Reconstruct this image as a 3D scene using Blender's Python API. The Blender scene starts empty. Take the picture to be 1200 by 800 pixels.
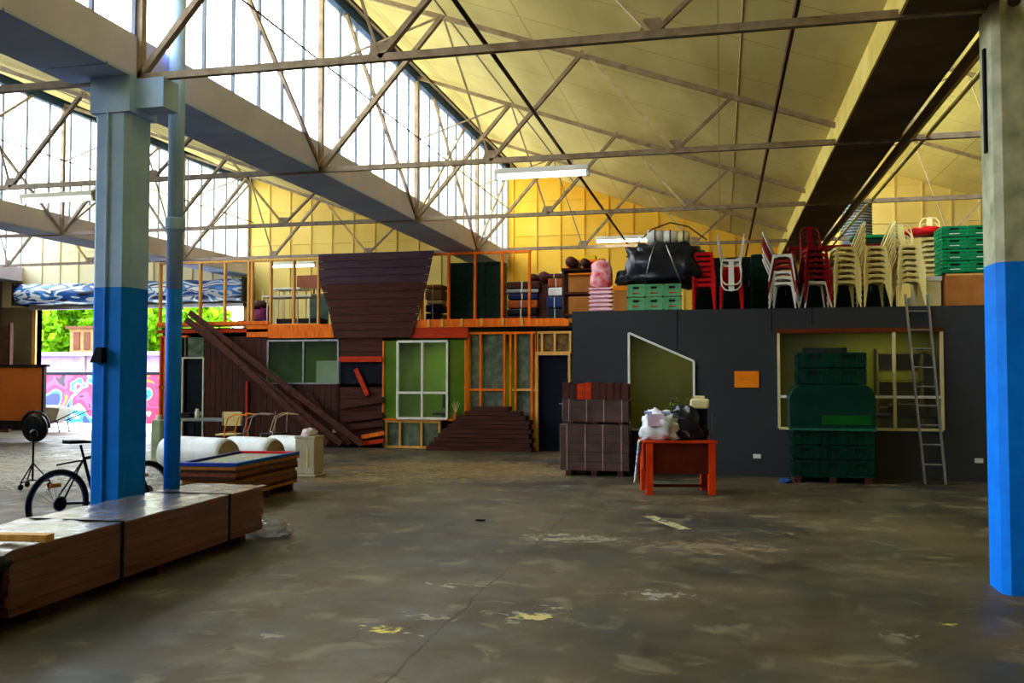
import bpy, math, random
from mathutils import Vector, Matrix, noise
R = random.Random(7)
col = bpy.context.scene.collection
PI = math.pi
# ------------------------------------------------------------------ camera model
F = 1061.0; PSI = math.radians(13.0); PIT = math.atan(40 / F); HC = 1.6
RT = Vector((math.cos(PSI), math.sin(PSI), 0))
F0 = Vector((-math.sin(PSI), math.cos(PSI), 0))
FW = F0 * math.cos(PIT) + Vector((0, 0, math.sin(PIT)))
UP = -F0 * math.sin(PIT) + Vector((0, 0, math.cos(PIT)))
def at(px, py, X=None, Y=None, Z=None):
    """world point on a real plane X=, Y= or Z= measured from the photograph"""
    d = FW + RT * ((px - 600) / F) + UP * ((400 - py) / F)
    t = X / d.x if X is not None else Y / d.y if Y is not None else (Z - HC) / d.z
    return Vector((d.x * t, d.y * t, HC + d.z * t))
# ------------------------------------------------------------------ materials
def lin(c):
    return tuple(((v / 255 / 12.92) if v / 255 <= .04045 else ((v / 255 + .055) / 1.055) ** 2.4) for v in c[:3]) + (1,)
MATS = {}
def mat(name, c, c2=None, rough=.6, metal=0, scale=4, bump=0, stretch=(1, 1, 1), spec=.15, alpha=1, coat=0):
    if name in MATS: return MATS[name]
    m = bpy.data.materials.new(name); m.use_nodes = True; nt = m.node_tree
    b = nt.nodes['Principled BSDF']
    b.inputs['Roughness'].default_value = rough; b.inputs['Metallic'].default_value = metal
    b.inputs['Specular IOR Level'].default_value = spec
    b.inputs['Coat Weight'].default_value = coat
    tc = nt.nodes.new('ShaderNodeTexCoord'); mp = nt.nodes.new('ShaderNodeMapping')
    mp.inputs['Scale'].default_value = stretch
    nz = nt.nodes.new('ShaderNodeTexNoise'); nz.inputs['Scale'].default_value = scale; nz.inputs['Detail'].default_value = 5
    nt.links.new(tc.outputs['Object'], mp.inputs[0]); nt.links.new(mp.outputs[0], nz.inputs['Vector'])
    cr = nt.nodes.new('ShaderNodeValToRGB')
    c2 = c2 or tuple(v * .8 for v in c)
    cr.color_ramp.elements[0].position = .3; cr.color_ramp.elements[1].position = .7
    cr.color_ramp.elements[0].color = lin(c2); cr.color_ramp.elements[1].color = lin(c)
    nt.links.new(nz.outputs['Fac'], cr.inputs[0]); nt.links.new(cr.outputs[0], b.inputs['Base Color'])
    if bump:
        bp = nt.nodes.new('ShaderNodeBump'); bp.inputs['Strength'].default_value = bump; bp.inputs['Distance'].default_value = .02
        nt.links.new(nz.outputs['Fac'], bp.inputs['Height']); nt.links.new(bp.outputs[0], b.inputs['Normal'])
    if alpha < 1:
        b.inputs['Alpha'].default_value = alpha
    MATS[name] = m
    return m
def emit(name, c, s):
    m = bpy.data.materials.new(name); m.use_nodes = True; nt = m.node_tree; nt.nodes.clear()
    e = nt.nodes.new('ShaderNodeEmission'); e.inputs[0].default_value = lin(c); e.inputs[1].default_value = s
    o = nt.nodes.new('ShaderNodeOutputMaterial'); nt.links.new(e.outputs[0], o.inputs[0]); MATS[name] = m
    return m
def glassy(name, tint, op, c=(255, 255, 255), rough=.1, gloss=.35, bump=.1):
    """thin sheet: mostly clear, partly milky, a little gloss"""
    m = bpy.data.materials.new(name); m.use_nodes = True; nt = m.node_tree; nt.nodes.clear()
    N = nt.nodes.new; L = nt.links.new
    o = N('ShaderNodeOutputMaterial'); t = N('ShaderNodeBsdfTransparent'); t.inputs[0].default_value = lin(tint)
    d = N('ShaderNodeBsdfTranslucent'); d.inputs[0].default_value = lin(c); df = N('ShaderNodeBsdfDiffuse'); df.inputs[0].default_value = lin(c)
    g = N('ShaderNodeBsdfGlossy'); g.inputs['Roughness'].default_value = rough
    a = N('ShaderNodeMixShader'); a.inputs[0].default_value = .5; L(d.outputs[0], a.inputs[1]); L(df.outputs[0], a.inputs[2])
    tc = N('ShaderNodeTexCoord'); nz = N('ShaderNodeTexNoise'); nz.inputs['Scale'].default_value = 5; nz.inputs['Detail'].default_value = 4
    L(tc.outputs['Object'], nz.inputs['Vector'])
    mr = N('ShaderNodeMapRange'); mr.inputs[1].default_value = .35; mr.inputs[2].default_value = .65
    mr.inputs[3].default_value = op * .6; mr.inputs[4].default_value = min(1, op * 1.4); L(nz.outputs['Fac'], mr.inputs[0])
    x = N('ShaderNodeMixShader'); L(mr.outputs[0], x.inputs[0]); L(t.outputs[0], x.inputs[1]); L(a.outputs[0], x.inputs[2])
    bp = N('ShaderNodeBump'); bp.inputs['Strength'].default_value = bump; bp.inputs['Distance'].default_value = .03; L(nz.outputs['Fac'], bp.inputs['Height'])
    L(bp.outputs[0], g.inputs['Normal'])
    y = N('ShaderNodeMixShader'); fr = N('ShaderNodeFresnel'); fr.inputs[0].default_value = 1.35
    gm = N('ShaderNodeMath'); gm.operation = 'MULTIPLY'; gm.inputs[1].default_value = gloss; L(fr.outputs[0], gm.inputs[0]); L(gm.outputs[0], y.inputs[0]); L(x.outputs[0], y.inputs[1]); L(g.outputs[0], y.inputs[2]); L(y.outputs[0], o.inputs[0])
    MATS[name] = m
    return m
def ramp_paint(name, stops, scale, dist=1.0, rough=.6, stretch=(1, 1, 1)):
    m = bpy.data.materials.new(name); m.use_nodes = True; nt = m.node_tree; b = nt.nodes['Principled BSDF']; N = nt.nodes.new; L = nt.links.new
    tc = N('ShaderNodeTexCoord'); mp = N('ShaderNodeMapping'); mp.inputs['Scale'].default_value = stretch
    nz = N('ShaderNodeTexNoise'); nz.inputs['Scale'].default_value = scale; nz.inputs['Detail'].default_value = 1; nz.inputs['Distortion'].default_value = dist
    cr = N('ShaderNodeValToRGB'); cr.color_ramp.interpolation = 'CONSTANT'
    els = cr.color_ramp.elements
    els[0].position = 0; els[0].color = lin(stops[0][1]); els[1].position = stops[1][0]; els[1].color = lin(stops[1][1])
    for p, c in stops[2:]:
        e = els.new(p); e.color = lin(c)
    L(tc.outputs['Object'], mp.inputs[0]); L(mp.outputs[0], nz.inputs['Vector']); L(nz.outputs['Fac'], cr.inputs[0]); L(cr.outputs[0], b.inputs['Base Color'])
    b.inputs['Roughness'].default_value = rough; MATS[name] = m
    return m
# ------------------------------------------------------------------ mesh builder
class MB:
    def __init__(s): s.v = []; s.f = []; s.sm = False
    def add(s, vs, fs):
        n = len(s.v); s.v += [tuple(p) for p in vs]; s.f += [tuple(i + n for i in f) for f in fs]; return s
    def box(s, x0, x1, y0, y1, z0, z1):
        vs = [(x, y, z) for x in (x0, x1) for y in (y0, y1) for z in (z0, z1)]
        return s.add(vs, [(0, 1, 3, 2), (4, 6, 7, 5), (0, 4, 5, 1), (2, 3, 7, 6), (0, 2, 6, 4), (1, 5, 7, 3)])
    def obox(s, c, ax, ay, az):
        c = Vector(c); vs = [c + ax * i + ay * j + az * k for i in (-1, 1) for j in (-1, 1) for k in (-1, 1)]
        return s.add(vs, [(0, 1, 3, 2), (4, 6, 7, 5), (0, 4, 5, 1), (2, 3, 7, 6), (0, 2, 6, 4), (1, 5, 7, 3)])
    def bar(s, a, b, w, h=None, w2=None, h2=None, ref=(0, 0, 1)):
        a = Vector(a); b = Vector(b); h = h or w; w2 = w2 or w; h2 = h2 or h
        d = (b - a).normalized(); r = Vector(ref)
        if abs(d.dot(r)) > .97: r = Vector((0, 1, 0))
        x = d.cross(r).normalized(); y = x.cross(d)
        vs = [a + x * i * w / 2 + y * j * h / 2 for i, j in ((-1, -1), (1, -1), (1, 1), (-1, 1))] + \
             [b + x * i * w2 / 2 + y * j * h2 / 2 for i, j in ((-1, -1), (1, -1), (1, 1), (-1, 1))]
        return s.add(vs, [(3, 2, 1, 0), (4, 5, 6, 7), (0, 1, 5, 4), (1, 2, 6, 5), (2, 3, 7, 6), (3, 0, 4, 7)])
    def tube(s, pts, r, n=8, closed=False, r2=None):
        pts = [Vector(p) for p in pts]; m = len(pts); vs = []; prev = None
        for i, p in enumerate(pts):
            d = (pts[(i + 1) % m] - pts[i - 1]) if closed else (pts[min(i + 1, m - 1)] - pts[max(i - 1, 0)])
            d.normalize()
            if prev is None:
                q = Vector((0, 0, 1)) if abs(d.z) < .9 else Vector((1, 0, 0))
                x = d.cross(q).normalized()
            else:
                x = (prev - d * prev.dot(d)).normalized()
            prev = x; y = d.cross(x)
            rr = r if r2 is None else r + (r2 - r) * i / (m - 1)
            vs += [p + (x * math.cos(2 * PI * k / n) + y * math.sin(2 * PI * k / n)) * rr for k in range(n)]
        fs = []
        for i in range(m if closed else m - 1):
            j = (i + 1) % m
            fs += [(i * n + k, i * n + (k + 1) % n, j * n + (k + 1) % n, j * n + k) for k in range(n)]
        if not closed: fs += [tuple(range(n))[::-1], tuple(range((m - 1) * n, m * n))]
        return s.add(vs, fs)
    def prism(s, poly, y0, y1):
        """polygon in XZ pulled from y0 to y1"""
        n = len(poly); vs = [(x, y0, z) for x, z in poly] + [(x, y1, z) for x, z in poly]
        return s.add(vs, [tuple(range(n)), tuple(range(n, 2 * n))[::-1]] + [(i, i + n, (i + 1) % n + n, (i + 1) % n) for i in range(n)])
    def prismz(s, poly, z0, z1):
        n = len(poly); vs = [(x, y, z0) for x, y in poly] + [(x, y, z1) for x, y in poly]
        return s.add(vs, [tuple(range(n))[::-1], tuple(range(n, 2 * n))] + [(i, (i + 1) % n, (i + 1) % n + n, i + n) for i in range(n)])
    def lathe(s, prof, c=(0, 0, 0), n=16, axis='z'):
        vs = []; c = Vector(c)
        for r, z in prof:
            for k in range(n):
                a = 2 * PI * k / n; u, w = r * math.cos(a), r * math.sin(a)
                vs.append(c + (Vector((u, w, z)) if axis == 'z' else Vector((z, u, w)) if axis == 'x' else Vector((u, z, w))))
        fs = [(i * n + k, i * n + (k + 1) % n, (i + 1) * n + (k + 1) % n, (i + 1) * n + k) for i in range(len(prof) - 1) for k in range(n)]
        fs += [tuple(range(n))[::-1], tuple(range((len(prof) - 1) * n, len(prof) * n))]
        return s.add(vs, fs)
    def lump(s, c, rad, seed=0, amp=.2, fr=2.5, nu=20, nv=12, sq=1.0, flat=None):
        """irregular rounded body; sq<1 makes it boxier"""
        vs = []; c = Vector(c)
        for j in range(nv + 1):
            t = PI * j / nv
            for i in range(nu):
                a = 2 * PI * i / nu
                d = Vector((math.sin(t) * math.cos(a), math.sin(t) * math.sin(a), math.cos(t)))
                e = Vector([math.copysign(abs(k) ** sq, k) for k in d])
                k = 1 + amp * noise.noise(d * fr + Vector((seed, seed * 2.3, 0)))
                p = Vector((e.x * rad[0] * k, e.y * rad[1] * k, e.z * rad[2] * k))
                if flat is not None and p.z < -flat: p.z = -flat
                vs.append(c + p)
        fs = [(j * nu + i, (j + 1) * nu + i, (j + 1) * nu + (i + 1) % nu, j * nu + (i + 1) % nu) for j in range(nv) for i in range(nu)]
        s.sm = True
        return s.add(vs, fs)
    def mesh(s, name, m, bevel=0, smooth=False):
        me = bpy.data.meshes.new(name); me.from_pydata(s.v, [], s.f); me.update()
        if m: me.materials.append(m)
        import bmesh as _b
        bm = _b.new(); bm.from_mesh(me)
        if s.sm: _b.ops.remove_doubles(bm, verts=bm.verts, dist=1e-5)
        _b.ops.recalc_face_normals(bm, faces=bm.faces)
        if bevel:
            _b.ops.bevel(bm, geom=[e for e in bm.edges if e.is_manifold and e.calc_face_angle(0) > .6], offset=bevel, segments=2, affect='EDGES', profile=.5)
        bm.to_mesh(me); bm.free()
        if smooth or s.sm:
            for p in me.polygons: p.use_smooth = True
        return me
    def obj(s, name, m, parent=None, loc=None, bevel=0, smooth=False, **kw):
        o = bpy.data.objects.new(name, s.mesh(name, m, bevel, smooth)); col.objects.link(o)
        if parent: o.parent = parent
        if loc is not None: o.location = loc
        for k, v in kw.items(): o[k] = v
        return o
def tag(o, label, cat, group=None, kind=None):
    o['label'] = label; o['category'] = cat
    if group: o['group'] = group
    if kind: o['kind'] = kind
    return o
def thing(name, label, cat, loc=(0, 0, 0), rz=0, group=None, kind=None):
    o = bpy.data.objects.new(name, None); col.objects.link(o); o.empty_display_size = .1
    o.location = loc; o.rotation_euler = (0, 0, rz)
    return tag(o, label, cat, group, kind)
def S(o, label=None, cat=None):
    o['kind'] = 'structure'
    if label: o['label'] = label
    if cat: o['category'] = cat
    return o
def dup(root, loc, rz, label, group=None, rx=0, ry=0):
    r = root.copy(); col.objects.link(r); r.location = loc; r.rotation_euler = (rx, ry, rz); r['label'] = label
    if group: r['group'] = group
    for ch in list(root.children):
        c = ch.copy(); col.objects.link(c); c.parent = r
        for g in ch.children:
            d = g.copy(); col.objects.link(d); d.parent = c
    return r
# palette
M_blue = mat('blue_paint', (0, 132, 250), (0, 118, 236), rough=.5, scale=6, bump=.1)
M_pale = mat('pale_grey_paint', (206, 206, 180), (146, 150, 122), rough=.7, scale=5, bump=.3)
M_paleblue = mat('pale_paint_flare_tint', (188, 218, 255), (160, 192, 240), rough=.7, scale=3, bump=.2)  # pale paint with the blue of lens flare mixed into its colour
M_beam = mat('beam_flare_tint', (222, 216, 255), (196, 192, 240), rough=.8, scale=1.2, bump=.1)  # beam colour lifted and blued to stand in for lens flare
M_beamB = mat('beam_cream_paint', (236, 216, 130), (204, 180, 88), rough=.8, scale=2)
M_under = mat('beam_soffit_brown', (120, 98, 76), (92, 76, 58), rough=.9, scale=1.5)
M_steel = mat('truss_steel_paint', (172, 158, 152), (132, 118, 108), rough=.6, scale=8)
M_steelT = mat('tan_truss_paint', (168, 148, 122), (126, 106, 82), rough=.6, scale=8)
M_steelL = mat('truss_steel_cream', (214, 190, 146), (170, 148, 104), rough=.6, scale=8)
M_rust = mat('dark_red_steel', (86, 44, 34), (60, 32, 28), rough=.7, scale=8)
M_ceil = mat('ceiling_board', (214, 190, 116), (182, 156, 88), rough=.9, scale=.8)
M_yel = mat('yellow_cladding', (238, 200, 84), (230, 166, 32), rough=.85, scale=.5)
M_pine = mat('orange_pine', (250, 130, 22), (220, 88, 10), rough=.6, scale=3, stretch=(6, 6, 1))
M_pine2 = mat('pale_pine', (236, 184, 104), (206, 146, 72), rough=.6, scale=3, stretch=(6, 6, 1))
M_redpine = mat('red_stained_timber', (206, 60, 10), (164, 38, 4), rough=.6, scale=3, stretch=(1, 4, 8))
M_dkwood = mat('dark_brown_boards', (84, 44, 32), (50, 26, 20), rough=.7, scale=2, stretch=(1, 1, 12), bump=.1)
M_dkwoodv = mat('dark_brown_upright_boards', (78, 42, 32), (50, 27, 21), rough=.7, scale=2, stretch=(12, 1, 1))
M_purpl = mat('violet_brown_boards', (80, 58, 74), (56, 38, 50), rough=.7, scale=2, stretch=(1, 1, 12))
M_grey = mat('charcoal_wall_paint', (55, 56, 60), (48, 49, 52), rough=.75, scale=.8)
M_white = mat('white_paint', (236, 236, 226), (214, 214, 204), rough=.5)
M_cream = mat('cream_paint', (226, 214, 160), (206, 190, 130), rough=.45)
M_black = mat('black_plastic', (24, 24, 26), (14, 14, 16), rough=.35)
M_tarp = mat('black_tarp', (22, 26, 44), (8, 10, 20), rough=.3, scale=3, bump=.9, spec=.5)
M_green = mat('green_plastic', (20, 150, 92), (10, 118, 70), rough=.4)
M_dgreen = mat('dark_green_plastic', (6, 54, 42), (4, 40, 32), rough=.45)
M_red = mat('red_paint', (214, 18, 28), (176, 8, 18), rough=.4)
M_dred = mat('dark_red_paint', (150, 12, 26), (110, 8, 18), rough=.5)
M_card = mat('cardboard', (176, 112, 54), (156, 94, 40), rough=.85)
M_orange = mat('orange_paint', (244, 140, 14), (226, 116, 6), rough=.6)
M_wrapw = mat('white_wrapping', (238, 240, 240), (206, 210, 212), rough=.35, scale=4, bump=.6, spec=.4)
M_insul = mat('foil_insulation', (112, 122, 98), (58, 72, 62), rough=.6, scale=7, bump=.8)
M_alu = mat('grey_metal', (150, 150, 150), (120, 120, 122), rough=.4, metal=.7)
M_dark = mat('dark_void_paint', (22, 26, 38), (14, 16, 26), rough=.8)
M_olive = mat('olive_wall_paint', (142, 140, 30), (122, 118, 22), rough=.8, scale=.7)
M_poly = mat('green_sheet', (92, 112, 8), (56, 100, 6), rough=.5, scale=1.4)
M_concrete = mat('wall_concrete', (120, 112, 96), (98, 92, 80), rough=.9, scale=1)
G_sky = glassy('factory_glazing', (255, 255, 255), .15, gloss=.04)
G_room = glassy('room_glass', (225, 235, 225), .03, rough=.02)
G_wrap = glassy('clear_film', (250, 246, 242), .06, c=(236, 232, 226), rough=.18)
G_tube = emit('lamp_tube', (255, 252, 236), 9)
# ------------------------------------------------------------------ building shell
C0 = -5.36; SP = 7.4; BAYS = [C0 + SP * k for k in (-2, -1, 0, 1)]   # glazing planes
YE = 22.8; YF = -5.0; TY = (-0.6, 3.45, 7.45, 11.4, 15.4, 19.55); ZC = 4.408; XL = -20.86; XR = 9.0
# floor
def floor_mat():
    m = bpy.data.materials.new('worn_concrete_floor'); m.use_nodes = True; nt = m.node_tree; b = nt.nodes['Principled BSDF']; N = nt.nodes.new; L = nt.links.new
    tc = N('ShaderNodeTexCoord')
    def nz(scale, det=6, dist=0, st=(1, 1, 1)):
        mp = N('ShaderNodeMapping'); mp.inputs['Scale'].default_value = st; L(tc.outputs['Object'], mp.inputs[0])
        n = N('ShaderNodeTexNoise'); n.inputs['Scale'].default_value = scale; n.inputs['Detail'].default_value = det; n.inputs['Distortion'].default_value = dist
        L(mp.outputs[0], n.inputs['Vector']); return n.outputs['Fac']
    def ramp(f, a, ca, b_, cb):
        r = N('ShaderNodeValToRGB'); r.color_ramp.elements[0].position = a; r.color_ramp.elements[0].color = ca
        r.color_ramp.elements[1].position = b_; r.color_ramp.elements[1].color = cb; L(f, r.inputs[0]); return r.outputs[0]
    def mix(f, a, c):
        x = N('ShaderNodeMix'); x.data_type = 'RGBA'
        L(f, x.inputs[0]); L(a, x.inputs[6])
        if isinstance(c, tuple): x.inputs[7].default_value = c
        else: L(c, x.inputs[7])
        return x.outputs[2]
    def val(op, a, b_=None, c_=None):
        x = N('ShaderNodeMath'); x.operation = op
        for i, v in enumerate((a, b_, c_)):
            if v is None: continue
            if isinstance(v, (int, float)): x.inputs[i].default_value = v
            else: L(v, x.inputs[i])
        return x.outputs[0]
    base = ramp(nz(.55, 10), .36, lin((44, 42, 33)), .64, lin((94, 78, 52)))
    base = mix(ramp(nz(1.6, 8, .6), .5, (0, 0, 0, 1), .72, (.6, .6, .6, 1)), base, lin((54, 64, 56)))
    base = mix(ramp(nz(2.6, 10, 1.0), .56, (0, 0, 0, 1), .68, (.6, .6, .6, 1)), base, lin((128, 118, 90)))
    base = mix(ramp(nz(7, 9, 1.5), .63, (0, 0, 0, 1), .7, (.8, .8, .8, 1)), base, lin((54, 48, 38)))
    sep = N('ShaderNodeSeparateXYZ'); L(tc.outputs['Object'], sep.inputs[0]); x, y = sep.outputs[0], sep.outputs[1]
    wob = val('MULTIPLY', val('SUBTRACT', nz(2.0, 3), .5), .12)
    # long joint running down the hall, and cross joints
    for (axis, c0, w, k) in ((x, at(560, 698, Z=0).x, .009, .8), (y, 5.55, .004, .2), (y, 9.3, .005, .2), (y, 13.2, .006, .25), (x, 0.6, .004, .2)):
        d = val('ABSOLUTE', val('SUBTRACT', val('ADD', axis, wob), c0))
        base = mix(val('MULTIPLY', val('LESS_THAN', d, w), k), base, lin((34, 30, 26)))
    # paint blots, scuffs, broad tints, doorway daylight painted pale: centre, radii, colour, coverage
    fine = nz(9, 6, 1.2)
    for (px, py, rx, ry, c, th) in ((447, 737, .2, .1, (236, 214, 84), .5), (476, 742, .16, .06, (206, 200, 176), .56), (627, 723, .17, .09, (232, 206, 96), .5), (648, 711, .12, .06, (214, 206, 176), .54),
                                    (672, 630, .55, .3, (196, 186, 152), .5), (530, 685, .32, .1, (190, 182, 150), .54), (775, 697, .3, .16, (186, 192, 176), .52), (920, 625, .22, .16, (206, 184, 150), .55),
                                    (738, 694, .2, .1, (178, 176, 156), .53), (1118, 732, .12, .05, (180, 186, 70), .52), (500, 722, .3, .12, (182, 176, 150), .57), (625, 722, .5, .25, (170, 164, 136), .58),
                                    (312, 745, .2, .06, (170, 164, 140), .55), (563, 611, .14, .07, (34, 30, 28), .45), (540, 550, 2.4, 1.6, (172, 138, 74), .47), (1060, 745, .2, .07, (160, 160, 140), .55), (430, 560, 1.6, .9, (168, 140, 88), .5), (60, 545, 3.2, 3.0, (206, 202, 190), .42), (840, 640, .8, .4, (142, 122, 94), .5)):  # the wide pale blot at far left is yard light painted onto the concrete
        p = at(px, py, Z=0)
        dx = val('DIVIDE', val('SUBTRACT', x, p.x), rx); dy = val('DIVIDE', val('SUBTRACT', y, p.y), ry)
        r2 = val('ADD', val('MULTIPLY', dx, dx), val('MULTIPLY', dy, dy))
        s = val('SUBTRACT', fine, val('MULTIPLY', r2, .14))
        k = val('MULTIPLY', val('SUBTRACT', s, th - .06), 12); cl = N('ShaderNodeClamp'); L(k, cl.inputs[0])
        big = rx > 1
        base = mix(val('MULTIPLY', cl.outputs[0], .5 if big else (.85 if c[2] < 120 else .5)), base, lin(c))
    # one straight pale paint bar
    pA, pB = at(759, 604, Z=0), at(803, 620, Z=0); p = (pA + pB) / 2; dv = (pB - pA).normalized(); hl = (pB - pA).length / 2
    px_, py_ = val('SUBTRACT', x, p.x), val('SUBTRACT', y, p.y)
    u = val('ADD', val('MULTIPLY', px_, -dv.y), val('MULTIPLY', py_, dv.x)); v = val('ADD', val('MULTIPLY', px_, dv.x), val('MULTIPLY', py_, dv.y))
    k = val('MULTIPLY', val('LESS_THAN', val('ABSOLUTE', u), .07), val('LESS_THAN', val('ABSOLUTE', v), hl))
    base = mix(val('MULTIPLY', k, val('GREATER_THAN', fine, .44)), base, lin((190, 176, 128)))
    L(base, b.inputs['Base Color'])
    L(ramp(nz(2.2, 6), .35, (.42, .42, .42, 1), .7, (.75, .75, .75, 1)), b.inputs['Roughness'])
    b.inputs['Specular IOR Level'].default_value = .35
    bp = N('ShaderNodeBump'); bp.inputs['Strength'].default_value = .15; bp.inputs['Distance'].default_value = .01; L(fine, bp.inputs['Height']); L(bp.outputs[0], b.inputs['Normal'])
    return m
S(MB().box(XL, XR, YF, YE + .2, -.2, 0).obj('floor', floor_mat()))
# walls
DX0, DX1, DZ = -19.62, -12.9, 3.62
S(MB().box(XL - .25, XL, YF, YE + .25, -.2, 4.4).obj('wall_left', M_concrete))
S(MB().box(XR, XR + .2, YF, YE + .25, -.2, 7.3).obj('wall_right', M_concrete))
w = MB(); w.box(XL - .2, XR + .2, YF - .2, YF, -.2, 7.5); S(w.obj('wall_front', M_concrete))
# far wall: pieces around the roller door opening, corrugation as upright battens
wb = MB(); wb.box(C0, C0 + SP, YE, YE + .2, 0, 7.4); S(wb.obj('wall_back', M_yel))
M_yel2 = mat('pale_yellow_cladding', (232, 208, 128), (216, 186, 96), rough=.85, scale=.5); M_yel3 = mat('cream_cladding', (228, 222, 190), (212, 202, 160), rough=.85, scale=.5)
wb = MB(); wb.box(DX1, C0, YE, YE + .2, 0, 7.4); S(wb.obj('wall_back_left', M_yel2))
wb = MB(); wb.box(C0 + SP, XR, YE, YE + .2, 0, 7.4); S(wb.obj('wall_back_right', M_yel2))
wb = MB(); wb.box(XL, DX1, YE, YE + .2, DZ, 7.4); S(wb.obj('wall_back_far_left', M_yel3))
wb = MB(); wb.box(XL, DX0, YE, YE + .2, 0, DZ); S(wb.obj('wall_back_pier', M_concrete))
for xa, xb, m_ in ((DX0, DX1, M_yel3), (DX1, C0, M_yel2), (C0, C0 + SP, M_yel), (C0 + SP, XR - .1, M_yel2)):
    cb = MB(); x = xa + .1
    while x < xb - .05:
        cb.box(x, x + .045, YE - .03, YE + .01, 4.3 if xa < DX1 - 1 else 2.9, 7.3); x += .62
    for z in (5.2, 6.1): cb.box(xa, xb, YE - .02, YE + .01, z, z + .03)
    S(cb.obj('trim_wall_battens', m_))
# ceilings: one slope per bay
def ceil_mat():
    m = bpy.data.materials.new('ceiling_panels'); m.use_nodes = True; nt = m.node_tree; b = nt.nodes['Principled BSDF']; N = nt.nodes.new; L = nt.links.new
    tc = N('ShaderNodeTexCoord'); nz = N('ShaderNodeTexNoise'); nz.inputs['Scale'].default_value = .7; nz.inputs['Detail'].default_value = 6
    mp = N('ShaderNodeMapping'); mp.inputs['Scale'].default_value = (1.6, .5, 1); L(tc.outputs['Object'], mp.inputs[0]); L(mp.outputs[0], nz.inputs['Vector'])
    cr = N('ShaderNodeValToRGB'); cr.color_ramp.elements[0].position = .32; cr.color_ramp.elements[0].color = lin((198, 180, 112)); cr.color_ramp.elements[1].position = .7; cr.color_ramp.elements[1].color = lin((234, 218, 150))
    L(nz.outputs['Fac'], cr.inputs[0])
    br = N('ShaderNodeTexBrick'); br.inputs['Scale'].default_value = 1; br.inputs['Brick Width'].default_value = 2.4; br.inputs['Row Height'].default_value = 1.2; br.inputs['Mortar Size'].default_value = .012
    br.inputs['Color1'].default_value = br.inputs['Color2'].default_value = (1, 1, 1, 1); br.inputs['Mortar'].default_value = (.72, .7, .62, 1); br.offset = 0
    L(tc.outputs['Object'], br.inputs['Vector'])
    mx = N('ShaderNodeMix'); mx.data_type = 'RGBA'; mx.blend_type = 'MULTIPLY'; mx.inputs[0].default_value = 1; L(cr.outputs[0], mx.inputs[6]); L(br.outputs['Color'], mx.inputs[7]); L(mx.outputs[2], b.inputs['Base Color'])
    b.inputs['Roughness'].default_value = .9
    return m
M_ceilp = ceil_mat()
def bay_poly(c, t=0.14, w=6.78):
    return [(c, 7.1), (c + w, 4.68), (c + w, 4.68 + t), (c, 7.1 + t)]
for c in BAYS:
    m = MB().prism(bay_poly(c), YF, YE); S(m.obj('ceiling', M_ceilp))
# glazing: window_n = frame + panes per bay
M_mull = mat('mullion_grey', (104, 112, 120), (88, 94, 102), rough=.6)
M_header = mat('blue_header', (52, 84, 140), (40, 66, 112), rough=.6)
for i, c in enumerate(BAYS):
    wn = bpy.data.objects.new('window_%d' % (i + 1), None); col.objects.link(wn); wn['kind'] = 'structure'
    f = MB(); y = YF
    while y < YE:
        f.box(c - .02, c + .02, y - .0125, y + .0125, 4.78, 6.96); y += .59
    f.obj('window_frame', M_mull, wn)
    MB().box(c - .07, c + .05, YF, YE, 6.92, 7.1).obj('window_header', M_header, wn)
    MB().box(c - .035, c - .031, YF, YE, 4.78, 6.94).obj('pane', G_sky, wn)
# gutter beams between bays (box section under each glazing line)
beams = {-3: None}
for i, c in enumerate(BAYS + [BAYS[-1] + SP]):
    b = bpy.data.objects.new('gutter_beam', None); col.objects.link(b)
    names = ['long grey gutter beam above the outer left wall', 'long grey gutter beam above the left storage frame', 'long blue-grey gutter beam on top of the blue column beside the bicycle',
             'long gutter beam with cream side and dark soffit over the cafe chairs', 'long gutter beam beyond the right-hand column']
    S(b, names[i], 'beam')
    body = MB(); bw = .66 if i == 3 else .7
    body = MB(); body.prism([(c - bw, 4.42), (c + .02, 4.42), (c + .02, 4.8), (c - bw, 4.76)], YF, YE)
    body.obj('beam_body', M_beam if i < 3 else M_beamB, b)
    so = MB(); y = YF
    while y < YE:
        so.box(c - bw, c + .02, y, min(YE, y + 1.18), 4.395, 4.42); y += 1.2
    so.obj('soffit', (mat('soffit_flare_tint', (196, 214, 255), (168, 188, 238), rough=.85, scale=1.5)) if i < 3 else M_under, b)  # left soffits carry the flare's blue brightness in their colour
    if i == 3:
        MB().box(c - .675, c - .665 + .01, YF, YE, 4.39, 4.74).obj('cream_side', M_beamB, b)
    g = MB(); g.box(c - .98, c - .9, YF, YE, 4.6, 4.68); g.box(c - .82, c - .74, YF, YE, 4.47, 4.55)
    if i < 3: g.obj('roof_edge_strip', mat('galvanised_edge', (206, 204, 190), (170, 168, 150), rough=.35, metal=.5), b)
    p2 = MB().tube([(c - .86, YF, 4.5), (c - .86, YE, 4.5)], .035, 8)
    if i < 3: p2.obj('edge_pipe', M_black, b)
    if i == 3:
        MB().tube([(c + .2, YF, 4.42), (c + .2, YE, 4.42)], .022, 8).obj('conduit', M_beamB, b)
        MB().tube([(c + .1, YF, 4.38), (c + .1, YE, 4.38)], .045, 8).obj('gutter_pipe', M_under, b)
        MB().tube([(c + .34, YF, 4.42), (c + .34, YE, 4.42)], .025, 8).obj('conduit', M_beamB, b)
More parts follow.
